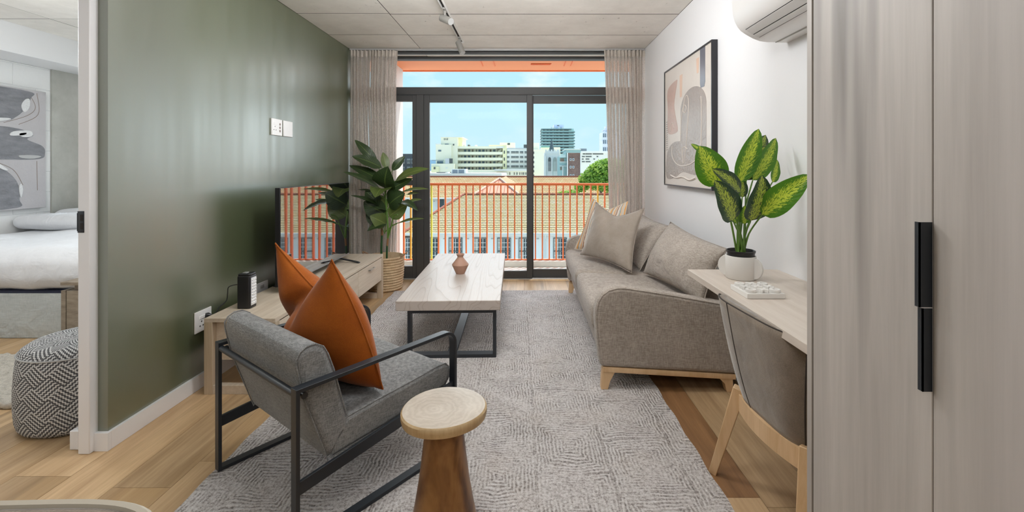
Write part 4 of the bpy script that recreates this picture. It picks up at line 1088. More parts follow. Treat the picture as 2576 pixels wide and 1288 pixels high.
# ------------------------------------------------------------------ bedroom through the doorway
LINEN = m_velvet('white_crumpled_linen', (.70,.71,.73), (.78,.79,.81), .1, .7)
VAL = fabric('pale_grey_green_valance', (.42,.45,.44), (.52,.55,.54), 200, .9, .3, fold=.4)
NAVY = plain('navy_trim', (.012,.016,.045), .7)
bd = thing('bed', 'white linen bed with pale valance seen through the doorway', 'bed', (-3.7, 4.1, 0))
obj('base', MB().rbox((-3.70, 4.07, .165), (2.0, 1.56, .33), .012, (20,10,6)), VAL, bd)
obj('navy_trim', bx(-4.69, -2.69, 3.296, 4.84, .312, .345), NAVY, bd, smooth=False, bevel=.003)
def duv(p):
    k = noise.noise(Vector((p.x*2.2, p.y*2.2, p.z*3)))*.022+noise.noise(Vector((p.x*7, p.y*5, p.z*4)))*.008
    q = Vector(p); q.z += k*(1 if p.z > .5 else .3); q.y -= abs(k)*.6*(p.y < 3.5)
    if p.z < .42 and p.y < 3.6: q.z += .006*math.sin(p.x*9)+.004*math.sin(p.x*23)
    return q
obj('duvet', MB().rbox((-3.70, 4.07, .493), (2.03, 1.62, .29), .11, (60,40,14), puff=.035, fn=duv), LINEN, bd, angle=180, local=False)
obj('folded_edge', MB().rbox((-4.45, 3.62, .632), (.55, .62, .055), .025, (16,16,4), puff=.02, fn=duv), LINEN, bd, angle=180)
def sham(label, c, size, fringe):
    cx, cy, cz = c; w_, h_, t_ = size
    def fn(p):
        q = Vector(p); e = max(abs(p.x-cx)/(w_/2), abs(p.y-cy)/(h_/2)); q.z = cz+(p.z-cz)*(1-.22*e**6)+noise.noise(p*6)*.006
        return q
    p = obj('bed_pillow', MB().rbox(c, size, t_*.42, (26,20,10), puff=.012, fn=fn), LINEN, angle=180); tag(p, label, 'pillow')
    if fringe:
        fr_ = MB(); rg = random.Random(2)
        for k in range(120):
            y = cy-h_*.47+h_*.94*(k % 40)/39; z = cz+t_*(.30-.30*(k//40)); x = cx+w_/2-.012
            fr_.tube([(x, y, z),(x+.035, y+rg.uniform(-.01,.01), z+.012),(x+.05+rg.uniform(-.01,.01), y+rg.uniform(-.02,.02), z-.045)], [.0045,.004,.0025], 5)
        f_ = obj('fringe', fr_, LINEN, p); f_['kind'] = 'stuff'
    for k in range(3):
        x = cx-.02+.030*k
        pts = [(x, cy-h_/2+.010, cz-t_*.25),(x, cy-h_/2-.006, cz),(x, cy-h_/2+.012, cz+t_*.30),(x, cy-h_/2+.05, cz+t_*.5+.004),(x, cy, cz+t_*.5+.014)]
        obj('stitched_ridge', MB().tube(smooth_path(pts), .0045, 5), LINEN, p)
sham('front white fringed pillow lying on the bed', (-4.395, 4.31, .730), (.66,.30,.125), True)
sham('rear white pillow tucked behind the fringed one on bed', (-4.37, 4.72, .750), (.66,.46,.14), False)
bn = thing('bedside_bench', 'brown weathered wood bench with slab top beside the bed', 'bench', (-2.7, 3.08, 0))
obj('top', bx(-3.045, -2.40, 2.97, 3.24, .466, .488), BENCHW, bn, bevel=.003)
obj('neck', bx(-2.98, -2.46, 3.0, 3.21, .432, .466), BENCHW, bn, smooth=False)
obj('front_board', bx(-3.045, -3.015, 2.975, 3.235, 0, .432), BENCHW, bn, bevel=.002)
obj('body', bx(-3.012, -2.42, 2.978, 3.232, 0, .430), BENCHW, bn, bevel=.002)

def m_pouf():
    m, g, p = new_mat('zigzag_weave')
    uv = g.coord((1,1,1), kind='UV'); s = g.n('ShaderNodeSeparateXYZ'); g.l(uv, s.inputs[0])
    A = g.math('MULTIPLY', s.outputs['X'], 14.0); B = g.math('MULTIPLY', s.outputs['Y'], 4.4)
    a = g.math('ADD', A, B); b = g.math('SUBTRACT', A, B)
    # herringbone: blocks of stripes that alternate between the two diagonals
    fa = g.math('FLOOR', a); fb = g.math('FLOOR', g.math('MULTIPLY', b, 1.0))
    alt = g.math('MODULO', g.math('ABSOLUTE', g.math('ADD', fa, fb)), 2.0)
    zz = g.math('MULTIPLY', g.math('SINE', g.math('MULTIPLY', a, 2*PI*6)), .028); zz2 = g.math('MULTIPLY', g.math('SINE', g.math('MULTIPLY', b, 2*PI*6)), .028)
    sa = g.math('SINE', g.math('MULTIPLY', g.math('ADD', b, zz), 2*PI*5)); sb = g.math('SINE', g.math('MULTIPLY', g.math('ADD', a, zz2), 2*PI*5))
    mixn = g.n('ShaderNodeMix'); mixn.data_type = 'FLOAT'; g.l(alt, mixn.inputs[0]); g.l(sa, mixn.inputs[2]); g.l(sb, mixn.inputs[3])
    st = g.math('ADD', g.math('MULTIPLY', mixn.outputs[0], .5), .5)
    n = g.noise(g.coord((1,1,1)), 160, 2, .6)
    col = g.ramp(st, [(.28, (.03,.035,.045)), (.42, (.30,.28,.25)), (.70, (.36,.34,.31)), (.86, (.72,.73,.73))])
    col = g.mix(g.math('MULTIPLY', n, .35), col, (.25,.25,.25))
    g.l(col, p.inputs['Base Color']); p.inputs['Roughness'].default_value = .95
    g.l(g.bump(st, .6, .004), p.inputs['Normal']); return m
pcx2, pcy2 = -2.215, 2.29
prf2 = [(.001,.404),(.10,.404),(.17,.400),(.205,.392),(.228,.376),(.238,.355),(.246,.28),(.250,.20),(.250,.12),(.245,.05),(.238,.022),(.225,.006),(.20,.001),(.001,.001)]
mb = MB().lathe(prf2[::-1], (pcx2, pcy2, 0), 64)
NP = len(prf2)
mb.uv = []
for i, (r_, z_) in enumerate(prf2[::-1]):
    cum = sum(math.dist(prf2[::-1][k], prf2[::-1][k+1]) for k in range(i))
    for k in range(64): mb.uv.append(((k if k < 33 else 64-k)/32*.5, cum*2.2))
po = thing('pouf', 'round black and white zigzag woven pouf in the bedroom doorway', 'pouf', (pcx2, pcy2, 0))
obj('cover', mb, m_pouf(), po, angle=180)
obj('seam', MB().tube([(pcx2+.2385*math.cos(a*PI/32), pcy2+.2385*math.sin(a*PI/32), .357) for a in range(64)], .004, 6, closed=True), plain('grey_seam', (.40,.40,.39), .9), po)
SHAG = plain('cream_shag', (.60,.56,.49), 1.0, var=(60,.35), bump=(120,1.0))
sr = MB()
def shg(p): 
    k = noise.noise(Vector((p.x*38, p.y*38, 0)))*.012+noise.noise(Vector((p.x*90, p.y*90, 3)))*.007
    return Vector((p.x+k*.6, p.y+k*.5, max(.001, p.z+(k if p.z > .01 else 0))))
sr.rbox((-3.45, 2.635, .016), (1.8, .63, .03), .01, (150, 70, 2), fn=shg)
tag(obj('shaggy_rug', sr, SHAG, angle=180), 'cream shaggy rug on bedroom floor behind the pouf', 'rug')

bp_ = thing('canvas_painting', 'grey abstract canvas with rounded dark shapes above the bed', 'painting', (-4.74, 3.8, 1.41))
py0, py1, pz0, pz1 = 3.25, 4.45, .850, 1.972
obj('canvas', bx(-4.738, -4.70, py0, py1, pz0, pz1), plain('lilac_grey_canvas', (.50,.48,.49), .8, var=(4,.12), bump=(60,.3)), bp_, bevel=.002)
CHAR = plain('charcoal_paint', (.22,.222,.24), .75, var=(7,.55,(1,1,3.5)), bump=(25,.9))
WHP = plain('white_impasto', (.80,.80,.80), .6, bump=(90,1.0))
BRN = plain('brown_line', (.28,.22,.18), .8)
def bpaint(name, pts, mat, lift, n=6):
    q = [(py0+(py1-py0)*u, pz0+(pz1-pz0)*v) for u, v in blob(pts, n)]
    obj(name, MB().prism(q, 'x', -4.701, -4.70+lift), mat, bp_, fix=True, smooth=False)
bpaint('upper_shape', [(.0,.99),(.40,.99),(.87,.985),(.885,.93),(.84,.83),(.78,.76),(.70,.72),(.40,.70),(.0,.71)], CHAR, .003)
bpaint('middle_shape', [(.0,.69),(.55,.68),(.80,.665),(.90,.62),(.86,.58),(.97,.53),(.99,.47),(.95,.42),(.70,.41),(.0,.41)], CHAR, .003)
bpaint('lower_shape', [(.0,.01),(.0,.36),(.30,.40),(.55,.39),(.70,.33),(.79,.22),(.805,.08),(.79,.015),(.4,.01)], CHAR, .003)
bpaint('white_mark', [(.815,.86),(.84,.91),(.87,.92),(.875,.87),(.855,.82),(.83,.81)], WHP, .008)
bpaint('white_mark', [(.56,.705),(.64,.735),(.72,.745),(.74,.735),(.66,.712)], WHP, .008)
bpaint('white_mark', [(.74,.605),(.76,.64),(.87,.655),(.895,.63),(.88,.605),(.82,.60),(.80,.625),(.85,.635),(.83,.615)], WHP, .008, 3)
bpaint('white_mark', [(.54,.405),(.58,.41),(.66,.38),(.72,.33),(.70,.325),(.62,.37)], WHP, .008)
bpaint('white_mark', [(.80,.19),(.815,.21),(.825,.16),(.815,.10),(.805,.12)], WHP, .008)
bpaint('pale_patch', [(.80,.445),(.90,.45),(.96,.44),(.90,.42),(.82,.425)], plain('pale_patch', (.46,.46,.46), .8), .006)
for pts in ([(.93,.98),(.94,.80),(.80,.70)],[(.87,.97),(.92,.86),(.86,.78),(.70,.705)],[(.62,.40),(.76,.33),(.83,.20)],[(0,.56),(.62,.565),(.64,.50)],[(.93,.40),(.935,.15)]):
    q = [(-4.699, py0+(py1-py0)*u, pz0+(pz1-pz0)*v) for u, v in pts]; obj('brown_line', MB().tube(smooth_path(q), .002, 5), BRN, bp_)
# ------------------------------------------------------------------ the town outside
GRND = plain('asphalt_and_paving', (.62,.60,.56), .9, var=(.2,.15))
struct('ground', bx(-400, 400, 8, 3000, -13, -12), GRND, smooth=False)
def m_tiles(name, c1, c2, c3, gap=(.16,.11,.06)):
    m, g, p = new_mat(name); t = m.node_tree
    uv = g.coord((1,1,1), kind='UV')
    b = g.n('ShaderNodeTexBrick'); g.l(uv, b.inputs['Vector'])
    b.inputs['Scale'].default_value = 1.0; b.inputs['Brick Width'].default_value = 1.0; b.inputs['Row Height'].default_value = 1.0
    b.inputs['Mortar Size'].default_value = .055; b.inputs['Mortar Smooth'].default_value = .3; b.inputs['Bias'].default_value = .0
    b.inputs['Color1'].default_value = (*c1, 1); b.inputs['Color2'].default_value = (*c2, 1); b.inputs['Mortar'].default_value = (*gap, 1)
    n = g.noise(uv, .35, 5, .7)
    col = g.mix(g.ramp(n, [(.40, 0.0), (.66, .8)]), b.outputs['Color'], c3, 'MIX')
    col = g.mix(g.ramp(b.outputs['Fac'], [(.2, 0.0), (.8, 1.0)]), col, gap)
    g.l(col, p.inputs['Base Color']); p.inputs['Roughness'].default_value = .85; return m
TILE_Y = m_tiles('yellow_clay_roof_tiles', (.50,.41,.22), (.62,.55,.34), (.54,.38,.18), (.22,.16,.09))
TILE_O = m_tiles('orange_clay_roof_tiles', (.54,.33,.15), (.62,.46,.25), (.58,.27,.12))
RIDGE = plain('terracotta_ridge', (.27,.09,.055), .8)
REDM = plain('red_corrugated_roof', (.55,.20,.11), .6)
WALLW = plain('white_render_wall', (.80,.82,.82), .8)
WFR = plain('white_sash_paint', (.82,.83,.82), .5)
DFR = plain('dark_grey_frame', (.10,.11,.11), .6)
PANE = plain('dark_window_pane', (.05,.065,.075), .08, spec=.6)
CURTP = plain('pane_with_curtain', (.42,.42,.38), .3)
def roof_slope(e0, e1, r1, r0, rows, tw, lift=.045):
    """stepped tile rows between eave e0-e1 and ridge r0-r1"""
    e0, e1, r1, r0 = map(Vector, (e0, e1, r1, r0)); mb = MB(); mb.uv = []
    nrm = (e1-e0).cross(r0-e0).normalized()
    if nrm.z < 0: nrm = -nrm
    ax = (e1-e0).normalized()
    for i in range(rows):
        a, b = i/rows, (i+1)/rows
        L0, R0_ = e0.lerp(r0, a), e1.lerp(r1, a); L1, R1_ = e0.lerp(r0, b), e1.lerp(r1, b)
        k = len(mb.v)
        mb.v += [L0+nrm*lift, R0_+nrm*lift, R1_, L1, L0, R0_]
        ux = lambda p: (p-e0).dot(ax)/tw
        mb.uv += [(ux(L0), i+.02), (ux(R0_), i+.02), (ux(R1_), i+.98), (ux(L1), i+.98), (ux(L0), i), (ux(R0_), i)]
        mb.f += [(k, k+1, k+2, k+3), (k+4, k+5, k+1, k)]
    return mb
sc = thing('school_building', 'white walled building with yellow tiled hip roof just beyond the railing', 'building', (2, 40, -12))
E0, E1, Rr1, Rr0 = Vector((-9.6,35.4,-3.85)), Vector((36,35.4,-3.85)), Vector((32,41.5,-1.23)), Vector((-5.73,41.5,-1.23))
obj('tiled_roof', roof_slope(E0, E1, Rr1, Rr0, 24, .30), TILE_Y, sc, smooth=False)
obj('rear_roof', MB().add([(-9.6,47.5,-3.85),(36,47.5,-3.85),Rr1,Rr0],[(3,2,1,0)]).add([E0,(-9.6,47.5,-3.85),Rr0],[(2,1,0)]).add([E1,(36,47.5,-3.85),Rr1],[(0,1,2)]), TILE_O, sc, smooth=False)
for a, b in ((E0, Rr0), (Rr0, Rr1), (E1, Rr1)):
    n = max(6, int((b-a).length/.45)); pts = [a.lerp(b, i/n)+Vector((0,0,.06)) for i in range(n+1)]
    obj('ridge_cap', MB().tube([p for q in range(n) for p in (pts[q], pts[q].lerp(pts[q+1], .92))]+[pts[n]], [.10, .125]*n+[.10], 6), RIDGE, sc)
obj('wall', bx(-9.1, 35.5, 36.0, 47.0, -12, -3.80), WALLW, sc, smooth=False)
obj('gutter', MB().tube([(-9.7,35.35,-3.92),(36,35.35,-3.92)], .085, 8), plain('pale_gutter', (.62,.64,.62), .5), sc)
obj('fascia', bx(-9.5, 35.9, 35.5, 35.56, -4.06, -3.88), WFR, sc, smooth=False)
xw = at(1371, 600, 35.9).x
obj('drainpipe', MB().tube([(xw,35.4,-3.95),(xw,35.85,-4.35),(xw,35.88,-9)], .06, 8), plain('pale_pipe', (.66,.70,.70), .5), sc)
for px in (1026, 1087, 1146, 1207, 1268, 1322, 1409, 1470, 1530)+tuple(1592+62*i for i in range(13)):
    x = at(px, 600, 36).x; z1 = -4.36; z0 = -6.35; hw = .49
    f = obj('window', MB().ring([(x-hw-.05,z0-.05),(x+hw+.05,z0-.05),(x+hw+.05,z1+.06),(x-hw-.05,z1+.06)], [(x-hw,z0),(x+hw,z0),(x+hw,z1),(x-hw,z1)], 'y', 35.93, 36.02), DFR, sc, fix=True, smooth=False)
    bars = MB()
    for k in range(5): bars.box(x-hw+2*hw*k/4-.018, x-hw+2*hw*k/4+.018, 35.945, 35.975, z0, z1)
    for k in range(7): bars.box(x-hw, x+hw, 35.946, 35.976, z0+(z1-z0)*k/6-.016, z0+(z1-z0)*k/6+.016)
    obj('glazing_bars', bars, WFR, f, smooth=False)
    obj('meeting_rail', bx(x-hw, x+hw, 35.93, 35.98, (z0+z1)/2-.04, (z0+z1)/2+.04), DFR, f, smooth=False)
    obj('pane', bx(x-hw, x+hw, 35.98, 35.99, z0, z1), PANE, f, smooth=False)
    obj('curtain_half', bx(x-hw, x-hw*.25, 35.991-.012, 35.9785, z0+.05, z1-.02), CURTP, f, smooth=False)
    obj('air_vent', bx(x+.88, x+1.06, 35.97, 36.01, -4.42, -4.33), plain('vent_grey', (.45,.47,.46), .7) if px == 1026 else bpy.data.materials['vent_grey'], sc, smooth=False)
wg = thing('roof_wing', 'red metal hip end of a tiled wing rising behind the nearer roof', 'roof', (-2.73, 50, -2))
a_, b_, c_ = Vector((-4.75,41.4,-1.20)), Vector((-.75,41.4,-1.20)), Vector((-2.73,45.8,.12))
obj('red_hip', roof_slope(a_, b_, c_+Vector((.01,0,0)), c_, 1, .3, .01), REDM, wg, smooth=False)
for k in range(1, 12):
    q = a_.lerp(b_, k/12); top = c_ if False else (q+Vector((0,1,0))*(4.4*(1-abs(k-6)/6.0))+Vector((0,0,1.32*(1-abs(k-6)/6.0))))
    obj('roof_seam', MB().tube([q+Vector((0,0,.03)), top+Vector((0,0,.03))], .022, 4), RIDGE, wg)
obj('side_slope', MB().add([(-4.75,41.4,-1.2),c_,(-2.73,60,.12),(-4.75,60,-1.2)],[(0,1,2,3)]).add([b_,c_,(-2.73,60,.12),(-.75,60,-1.2)],[(3,2,1,0)]), plain('orange_tile_slope', (.36,.21,.10), .85, var=(2,.25)), wg, smooth=False)
for q in (a_, b_): obj('ridge_cap', MB().tube([q+Vector((0,0,.05)), c_+Vector((0,0,.06))], .11, 6), plain('pale_ridge', (.62,.40,.30), .8) if q is a_ else bpy.data.materials['pale_ridge'], wg)
fr_ = thing('far_tiled_building', 'long orange tiled roof building across behind the nearer yellow roof', 'building', (-4, 64, -12))
obj('tiled_roof', roof_slope((-26,60,-2.72),(48,60,-2.72),(48,66,-.10),(-26,66,-.10), 16, .36), TILE_O, fr_, smooth=False)
obj('rear_roof', MB().add([(-26,66,-.1),(48,66,-.1),(48,72,-2.7),(-26,72,-2.7)],[(3,2,1,0)]), TILE_O, fr_, smooth=False)
obj('ridge_cap', MB().tube([(-26,66,-.04),(48,66,-.04)], .13, 6), RIDGE, fr_)
obj('wall', bx(-25.6,47.6,60.5,71.5,-12,-2.70), WALLW, fr_, smooth=False)
obj('gutter', MB().tube([(-26,59.95,-2.8),(48,59.95,-2.8)], .1, 6), WFR, fr_)
for px in (1060, 1109, 1160):
    q = at(px, 508, 60.4); f = obj('window', bx(q.x-.42,q.x+.42,60.40,60.52,q.z-.75,q.z+.45), DFR, fr_, smooth=False); obj('pane', bx(q.x-.36,q.x+.36,60.38,60.41,q.z-.69,q.z+.39), PANE, f, smooth=False)
    obj('air_vent', bx(q.x-1.0,q.x-.85,60.45,60.51,-3.3,-3.15), bpy.data.materials['vent_grey'], fr_, smooth=False)
# gable building at far left through the side light
lg_ = thing('gabled_house', 'small white gabled house partly hidden by the left window frame', 'house', (-16, 48, -12))
q0 = at(1018, 640, 47)
obj('wall', bx(-22, -12.0, 47.5, 55, -12, -6.6), WALLW, lg_, smooth=False)
obj('roof', MB().add([(-22.4,47,-6.9),(-11.6,47,-4.9),(-11.6,56,-4.9),(-22.4,56,-6.9)],[(0,1,2,3)]).add([(-22.4,47,-7.1),(-11.6,47,-5.1),(-11.6,56,-5.1),(-22.4,56,-7.1)],[(3,2,1,0)]).add([(-22.4,47,-7.1),(-11.6,47,-5.1),(-11.6,47,-4.9),(-22.4,47,-6.9)],[(0,1,2,3)]), TILE_O, lg_, smooth=False)

CREAM = plain('cream_render', (.90,.87,.70), .8); CREAM_LIT = plain('sunlit_cream_render', (.88,.84,.54), .8)  # second cream has sunlight on the lit faces put into its colour
FARWH = plain('far_white_render', (.80,.80,.75), .8); ROOFG = plain('grey_flat_roof', (.60,.62,.64), .8)
WINB = plain('bluish_far_window', (.12,.17,.22), .2); WIND = plain('dark_far_window', (.10,.11,.11), .3); DOORB = plain('brown_far_door', (.22,.17,.13), .6)
LOUV = plain('grey_louvre', (.20,.24,.28), .5)
def fbox(name, par, x0, x1, yt, yb, Y, depth, mat):
    a = at(x0, yb, Y); b = at(x1, yt, Y); return obj(name, bx(a.x, b.x, Y, Y+depth, a.z, b.z), mat, par, smooth=False)
def zx(X): return 1070+X/7.154
def zy(Z): return 300+Z/7.154
# flat roofed block with skylights and plant room
fb = thing('flat_roof_block', 'low flat roofed block with skylights behind the orange tiles', 'building', (-12, 95, -12))
fbox('wall', fb, 1000, 1262, 437.5, 620, 85, 22, ROOFG)
fbox('parapet', fb, 1000, 1262, 436, 442, 84.9, .3, FARWH)
fbox('coping', fb, 1000, 1312, 443, 446, 83, .5, DFR)
fbox('roof_tiles', fb, 1098, 1142, 433, 437, 100, 3, WIND)
for px, py in ((1123, 435), (1181, 436), (1211, 436.5), (1239, 437)):
    q = at(px, py, 95); s_ = .083
    obj('skylight', MB().hexa([(q.x-5*s_,95,q.z-2.3*s_),(q.x+3.5*s_,95,q.z-2.3*s_),(q.x+5*s_,97,q.z-2.3*s_),(q.x-3.5*s_,97,q.z-2.3*s_)], [(q.x-3.5*s_,95.2,q.z+.6*s_),(q.x+4*s_,95.2,q.z+2*s_),(q.x+5*s_,97,q.z+2*s_),(q.x-2.5*s_,97,q.z+.6*s_)]), FARWH, fb, smooth=False)
pr_ = fbox('plant_room', fb, 1135, 1172, 425.2, 440, 90, 3, FARWH)
for a, b in ((1138, 1144.5), (1145, 1151), (1153.5, 1160.5), (1161, 1167.5)): 
    o = fbox('louvre', pr_, a, b, 427, 439.2, 89.93, .1, LOUV)
# gallery access flats
ga = thing('gallery_flats', 'cream apartment block with open access galleries and stair tower on left', 'building', (-12, 125, -12))
fbox('stair_tower', ga, zx(188), zx(470), zy(455), 620, 119, 12, CREAM)
fbox('stair_tower_top', ga, zx(280), zx(580), zy(322), 620, 119.6, 10, CREAM)
fbox('lit_tower_side', ga, zx(580), zx(668), zy(322), zy(500), 121.5, 7, CREAM_LIT)
fbox('roof_slab', ga, zx(270), zx(672), zy(318), zy(325), 119.3, 10.4, FARWH)
fbox('roof_slab', ga, zx(182), zx(284), zy(437), zy(458), 118.8, 12, FARWH)
fbox('podium', ga, zx(105), zx(520), zy(800), 620, 117, 5, CREAM)
fbox('podium_cube', ga, zx(105), zx(240), zy(850), 620, 116.5, 4, CREAM_LIT)
fbox('roof_terrace_rail', ga, zx(115), zx(335), zy(733), zy(742), 117.2, .2, LOUV)
fbox('glass_screen', ga, zx(357), zx(430), zy(705), zy(800), 117.1, .3, ROOFG)
fbox('slatted_screen', ga, zx(430), zx(490), zy(705), zy(795), 117.1, .3, DFR)
fbox('gallery_wall', ga, zx(470), zx(1392), zy(492), 620, 122, 9, CREAM)
fbox('end_wall', ga, zx(1392), zx(1465), zy(470), 620, 120.3, 9, CREAM_LIT)
for z0, z1, xa, xb in ((485,528,470,1275),(586,636,492,1388),(690,742,515,1388),(795,852,528,1388),(905,965,528,1392)):
    fbox('gallery_parapet', ga, zx(xa), zx(xb), zy(z0), zy(z1), 120, .3, CREAM)
    fbox('gallery_floor', ga, zx(xa), zx(xb), zy(z1-7), zy(z1), 120.3, 1.8, FARWH)
fbox('roof_edge', ga, zx(1270), zx(1410), zy(485), zy(520), 120.1, 3, FARWH)
for z0, z1 in ((545,584),(652,688),(757,794),(864,903)):
    for X, w_, mt in ((527,36,WINB),(592,28,DOORB),(657,12,WIND),(715,40,WINB),(787,38,WINB),(850,27,DOORB),(918,13,WIND),(977,40,WINB),(1043,40,WINB),(1102,13,WIND),(1173,29,DOORB),(1240,38,WINB)):
        if z0 == 545 and X in (657,): continue
        fbox('door' if mt is DOORB else 'window', ga, zx(X-w_/2), zx(X+w_/2), zy(z0), zy(z1+12 if mt is DOORB else z1), 121.9, .2, mt)
    fbox('stairwell_shade', ga, zx(1292), zx(1380), zy(z0-10), zy(z1+2), 121.85, .2, plain('shaded_recess', (.36,.33,.27), .8) if z0 == 545 else bpy.data.materials['shaded_recess'])  # shade of the stair recess painted as a darker sheet on the wall
    q0_, q1_ = at(zx(1310), zy(z1), 121.7), at(zx(1375), zy(z0), 121.7)
    obj('stair_flight', MB().bar(q0_, q1_, .3, .5), CREAM, ga, smooth=False)
for X, Z, w_, h_ in ((340,358,10,32),(370,358,10,32),(398,358,10,32)): fbox('window', ga, zx(X-w_/2), zx(X+w_/2), zy(Z-h_/2), zy(Z+h_/2), 119.5, .2, WIND)
fbox('window', ga, zx(352), zx(418), zy(442), zy(482), 119.5, .2, WINB); fbox('window', ga, zx(496), zx(520), zy(444), zy(472), 119.5, .2, WIND)
fbox('window', ga, zx(232), zx(284), zy(551), zy(580), 118.9, .2, WINB)
for X in (228, 268, 302): fbox('window', ga, zx(X-18), zx(X+16), zy(752), zy(794), 118.85, .2, WINB)
fbox('window', ga, zx(150), zx(180), zy(860), zy(900), 116.4, .2, WIND); fbox('window', ga, zx(365), zx(400), zy(862), zy(892), 116.9, .2, FARWH)
fbox('water_tank', ga, zx(675), zx(714), zy(455), zy(486), 123, 2, ROOFG); fbox('roof_vent', ga, zx(762), zx(796), zy(458), zy(482), 123, 2, DFR); fbox('roof_box', ga, zx(890), zx(922), zy(462), zy(486), 123, 2, FARWH)
for z0 in (565, 690, 800): fbox('stair_opening', ga, zx(1412), zx(1432), zy(z0), zy(z0+55), 120.25, .2, WIND)
wn_ = thing('window_wing', 'pale block with rows of balcony windows right of the gallery flats', 'building', (2, 128, -12))
fbox('body', wn_, zx(1468), 1339, zy(520), 620, 120.4, 9, FARWH)
rh_ = thing('rooftop_house', 'cream rooftop house rising between gallery flats and window block', 'building', (-1, 136, -12)); fbox('body', rh_, zx(1340), zx(1610), zy(420), 620, 134, 5, CREAM); fbox('window', rh_, zx(1478), zx(1522), zy(430), zy(462), 133.9, .2, WIND)
fbox('stepped_roof', ga, zx(1145), zx(1465), zy(462), zy(500), 124, 5, CREAM_LIT)
fbox('roof_rail', wn_, zx(1470), zx(1815), zy(515), zy(535), 120.3, .2, ROOFG); fbox('pavilion', wn_, zx(1770), 1332, zy(455), zy(520), 121.4, 3, DFR)
for z0 in (578, 664, 748, 832):
    for X, w_ in ((1490, 44),(1580, 74),(1650, 58),(1732, 58),(1808, 44),(1875,40)):
        fbox('window', wn_, zx(X-w_/2), zx(X+w_/2), zy(z0), zy(z0+34), 120.3, .2, WIND); 
        fbox('sill', wn_, zx(X-w_/2), zx(X+w_/2), zy(z0+18), zy(z0+22), 120.25, .1, FARWH)
lw_ = thing('low_cream_wing', 'low cream building with vertical window slots before the pale block', 'building', (-3, 112, -12))
fbox('wall', lw_, zx(740), 1339, zy(925), 620, 112, 5, CREAM); fbox('roof_slab', lw_, zx(1240), 1339, zy(900), zy(930), 111.6, 6, FARWH)
fbox('dark_roof', lw_, zx(1280), zx(1470), zy(955), zy(985), 111, .5, plain('brown_tile_roof', (.30,.22,.17), .8))
for X in (1520, 1600, 1650, 1700, 1740, 1770, 1810): fbox('window', lw_, zx(X-8), zx(X+8), zy(955), zy(1000), 111.9, .2, WIND if X % 20 else DOORB)
def z2x(X): return 1320+X/6.777
def z2y(Z): return 290+Z/6.777
cb_ = thing('blank_cream_tower', 'blank cream tower block just left of the church tower', 'building', (2.5, 118, -12))
fbox('body', cb_, z2x(140), z2x(322), z2y(585), 620, 116, 8, CREAM);
fbox('lift_house', cb_, z2x(150), z2x(248), z2y(470), z2y(590), 119, 4, CREAM); fbox('coping', cb_, z2x(138), z2x(325), z2y(578), z2y(588), 115.8, 8.4, FARWH)
for z0 in (620, 700, 780, 860, 935, 1010): fbox('window', cb_, z2x(146), z2x(162), z2y(z0), z2y(z0+38), 115.9, .2, WIND)
cb2 = thing('rear_cream_block', 'cream block peeping out behind the church spire', 'building', (8, 135, -12))
fbox('body', cb2, z2x(280), z2x(606), z2y(545), 620, 135, 6, CREAM); fbox('green_roof', cb2, z2x(278), z2x(420), z2y(530), z2y(548), 134.5, 6, plain('green_roof', (.25,.50,.42), .7))
STON = plain('grey_white_stone', (.76,.77,.75), .85, var=(.6,.12)); SLATE_R = plain('slate_spire', (.085,.12,.135), .7)
cht = thing('church_tower', 'pale stone church tower with dark pointed spire among the far buildings', 'church tower', (6, 102, -12))
fbox('shaft', cht, z2x(338), z2x(598), z2y(640), 620, 101, 4.2, STON)
fbox('cornice', cht, z2x(346), z2x(598), z2y(640), z2y(655), 100.8, 4.6, STON)
for a, b in ((350,378),(395,425),(445,475),(495,525),(545,590)): fbox('battlement', cht, z2x(a), z2x(b), z2y(585), z2y(640), 100.8, .5, STON)
fbox('parapet', cht, z2x(346), z2x(596), z2y(612), z2y(645), 100.85, .4, STON)
for a, b, zt in ((332,362,690),(455,470,720),(552,598,700)): fbox('buttress', cht, z2x(a), z2x(b), z2y(zt), 620, 100.4, .8, STON)
for a, b in ((400, 447), (488, 542)):
    q0_, q1_ = at(z2x(a), z2y(950), 100.9), at(z2x(b), z2y(715), 100.9); xm, hw = (q0_.x+q1_.x)/2, (q1_.x-q0_.x)/2
    poly = [(xm-hw,q0_.z),(xm+hw,q0_.z),(xm+hw,q1_.z-2*hw*.9)]+[(xm+hw*math.cos(t_)*(1), q1_.z-2*hw*.9+2*hw*.9*math.sin(t_)) for t_ in [PI*i/10 for i in range(1,10)]]+[(xm-hw,q1_.z-2*hw*.9)]
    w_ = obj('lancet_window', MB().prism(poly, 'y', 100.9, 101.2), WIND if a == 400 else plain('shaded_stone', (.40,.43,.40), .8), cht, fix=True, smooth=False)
    for k in range(7): zz = q0_.z+(q1_.z-q0_.z)*(.06+.095*k); obj('louvre', bx(xm-hw*.95, xm+hw*.95, 100.86, 100.92, zz, zz+.10), STON, w_, smooth=False)
q0_, q1_ = at(z2x(410), z2y(598), 102), at(z2x(515), z2y(598), 102); ap_ = at(z2x(462), z2y(388), 103); hw = (q1_.x-q0_.x)/2; xm = (q0_.x+q1_.x)/2
oc = [(xm+hw*1.05*math.cos(PI/4*k+PI/8), 103+hw*1.05*math.sin(PI/4*k+PI/8), q0_.z-.4) for k in range(8)]
obj('spire', MB().add(oc+[(xm,103,ap_.z)], [(k,(k+1)%8,8) for k in range(8)]), SLATE_R, cht, smooth=False)
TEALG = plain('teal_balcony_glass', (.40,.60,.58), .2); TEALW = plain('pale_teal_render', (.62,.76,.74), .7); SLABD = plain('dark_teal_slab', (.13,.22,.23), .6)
tw_ = thing('teal_tower', 'tall teal apartment tower with dark floor bands behind the church spire', 'building', (16, 205, -12))
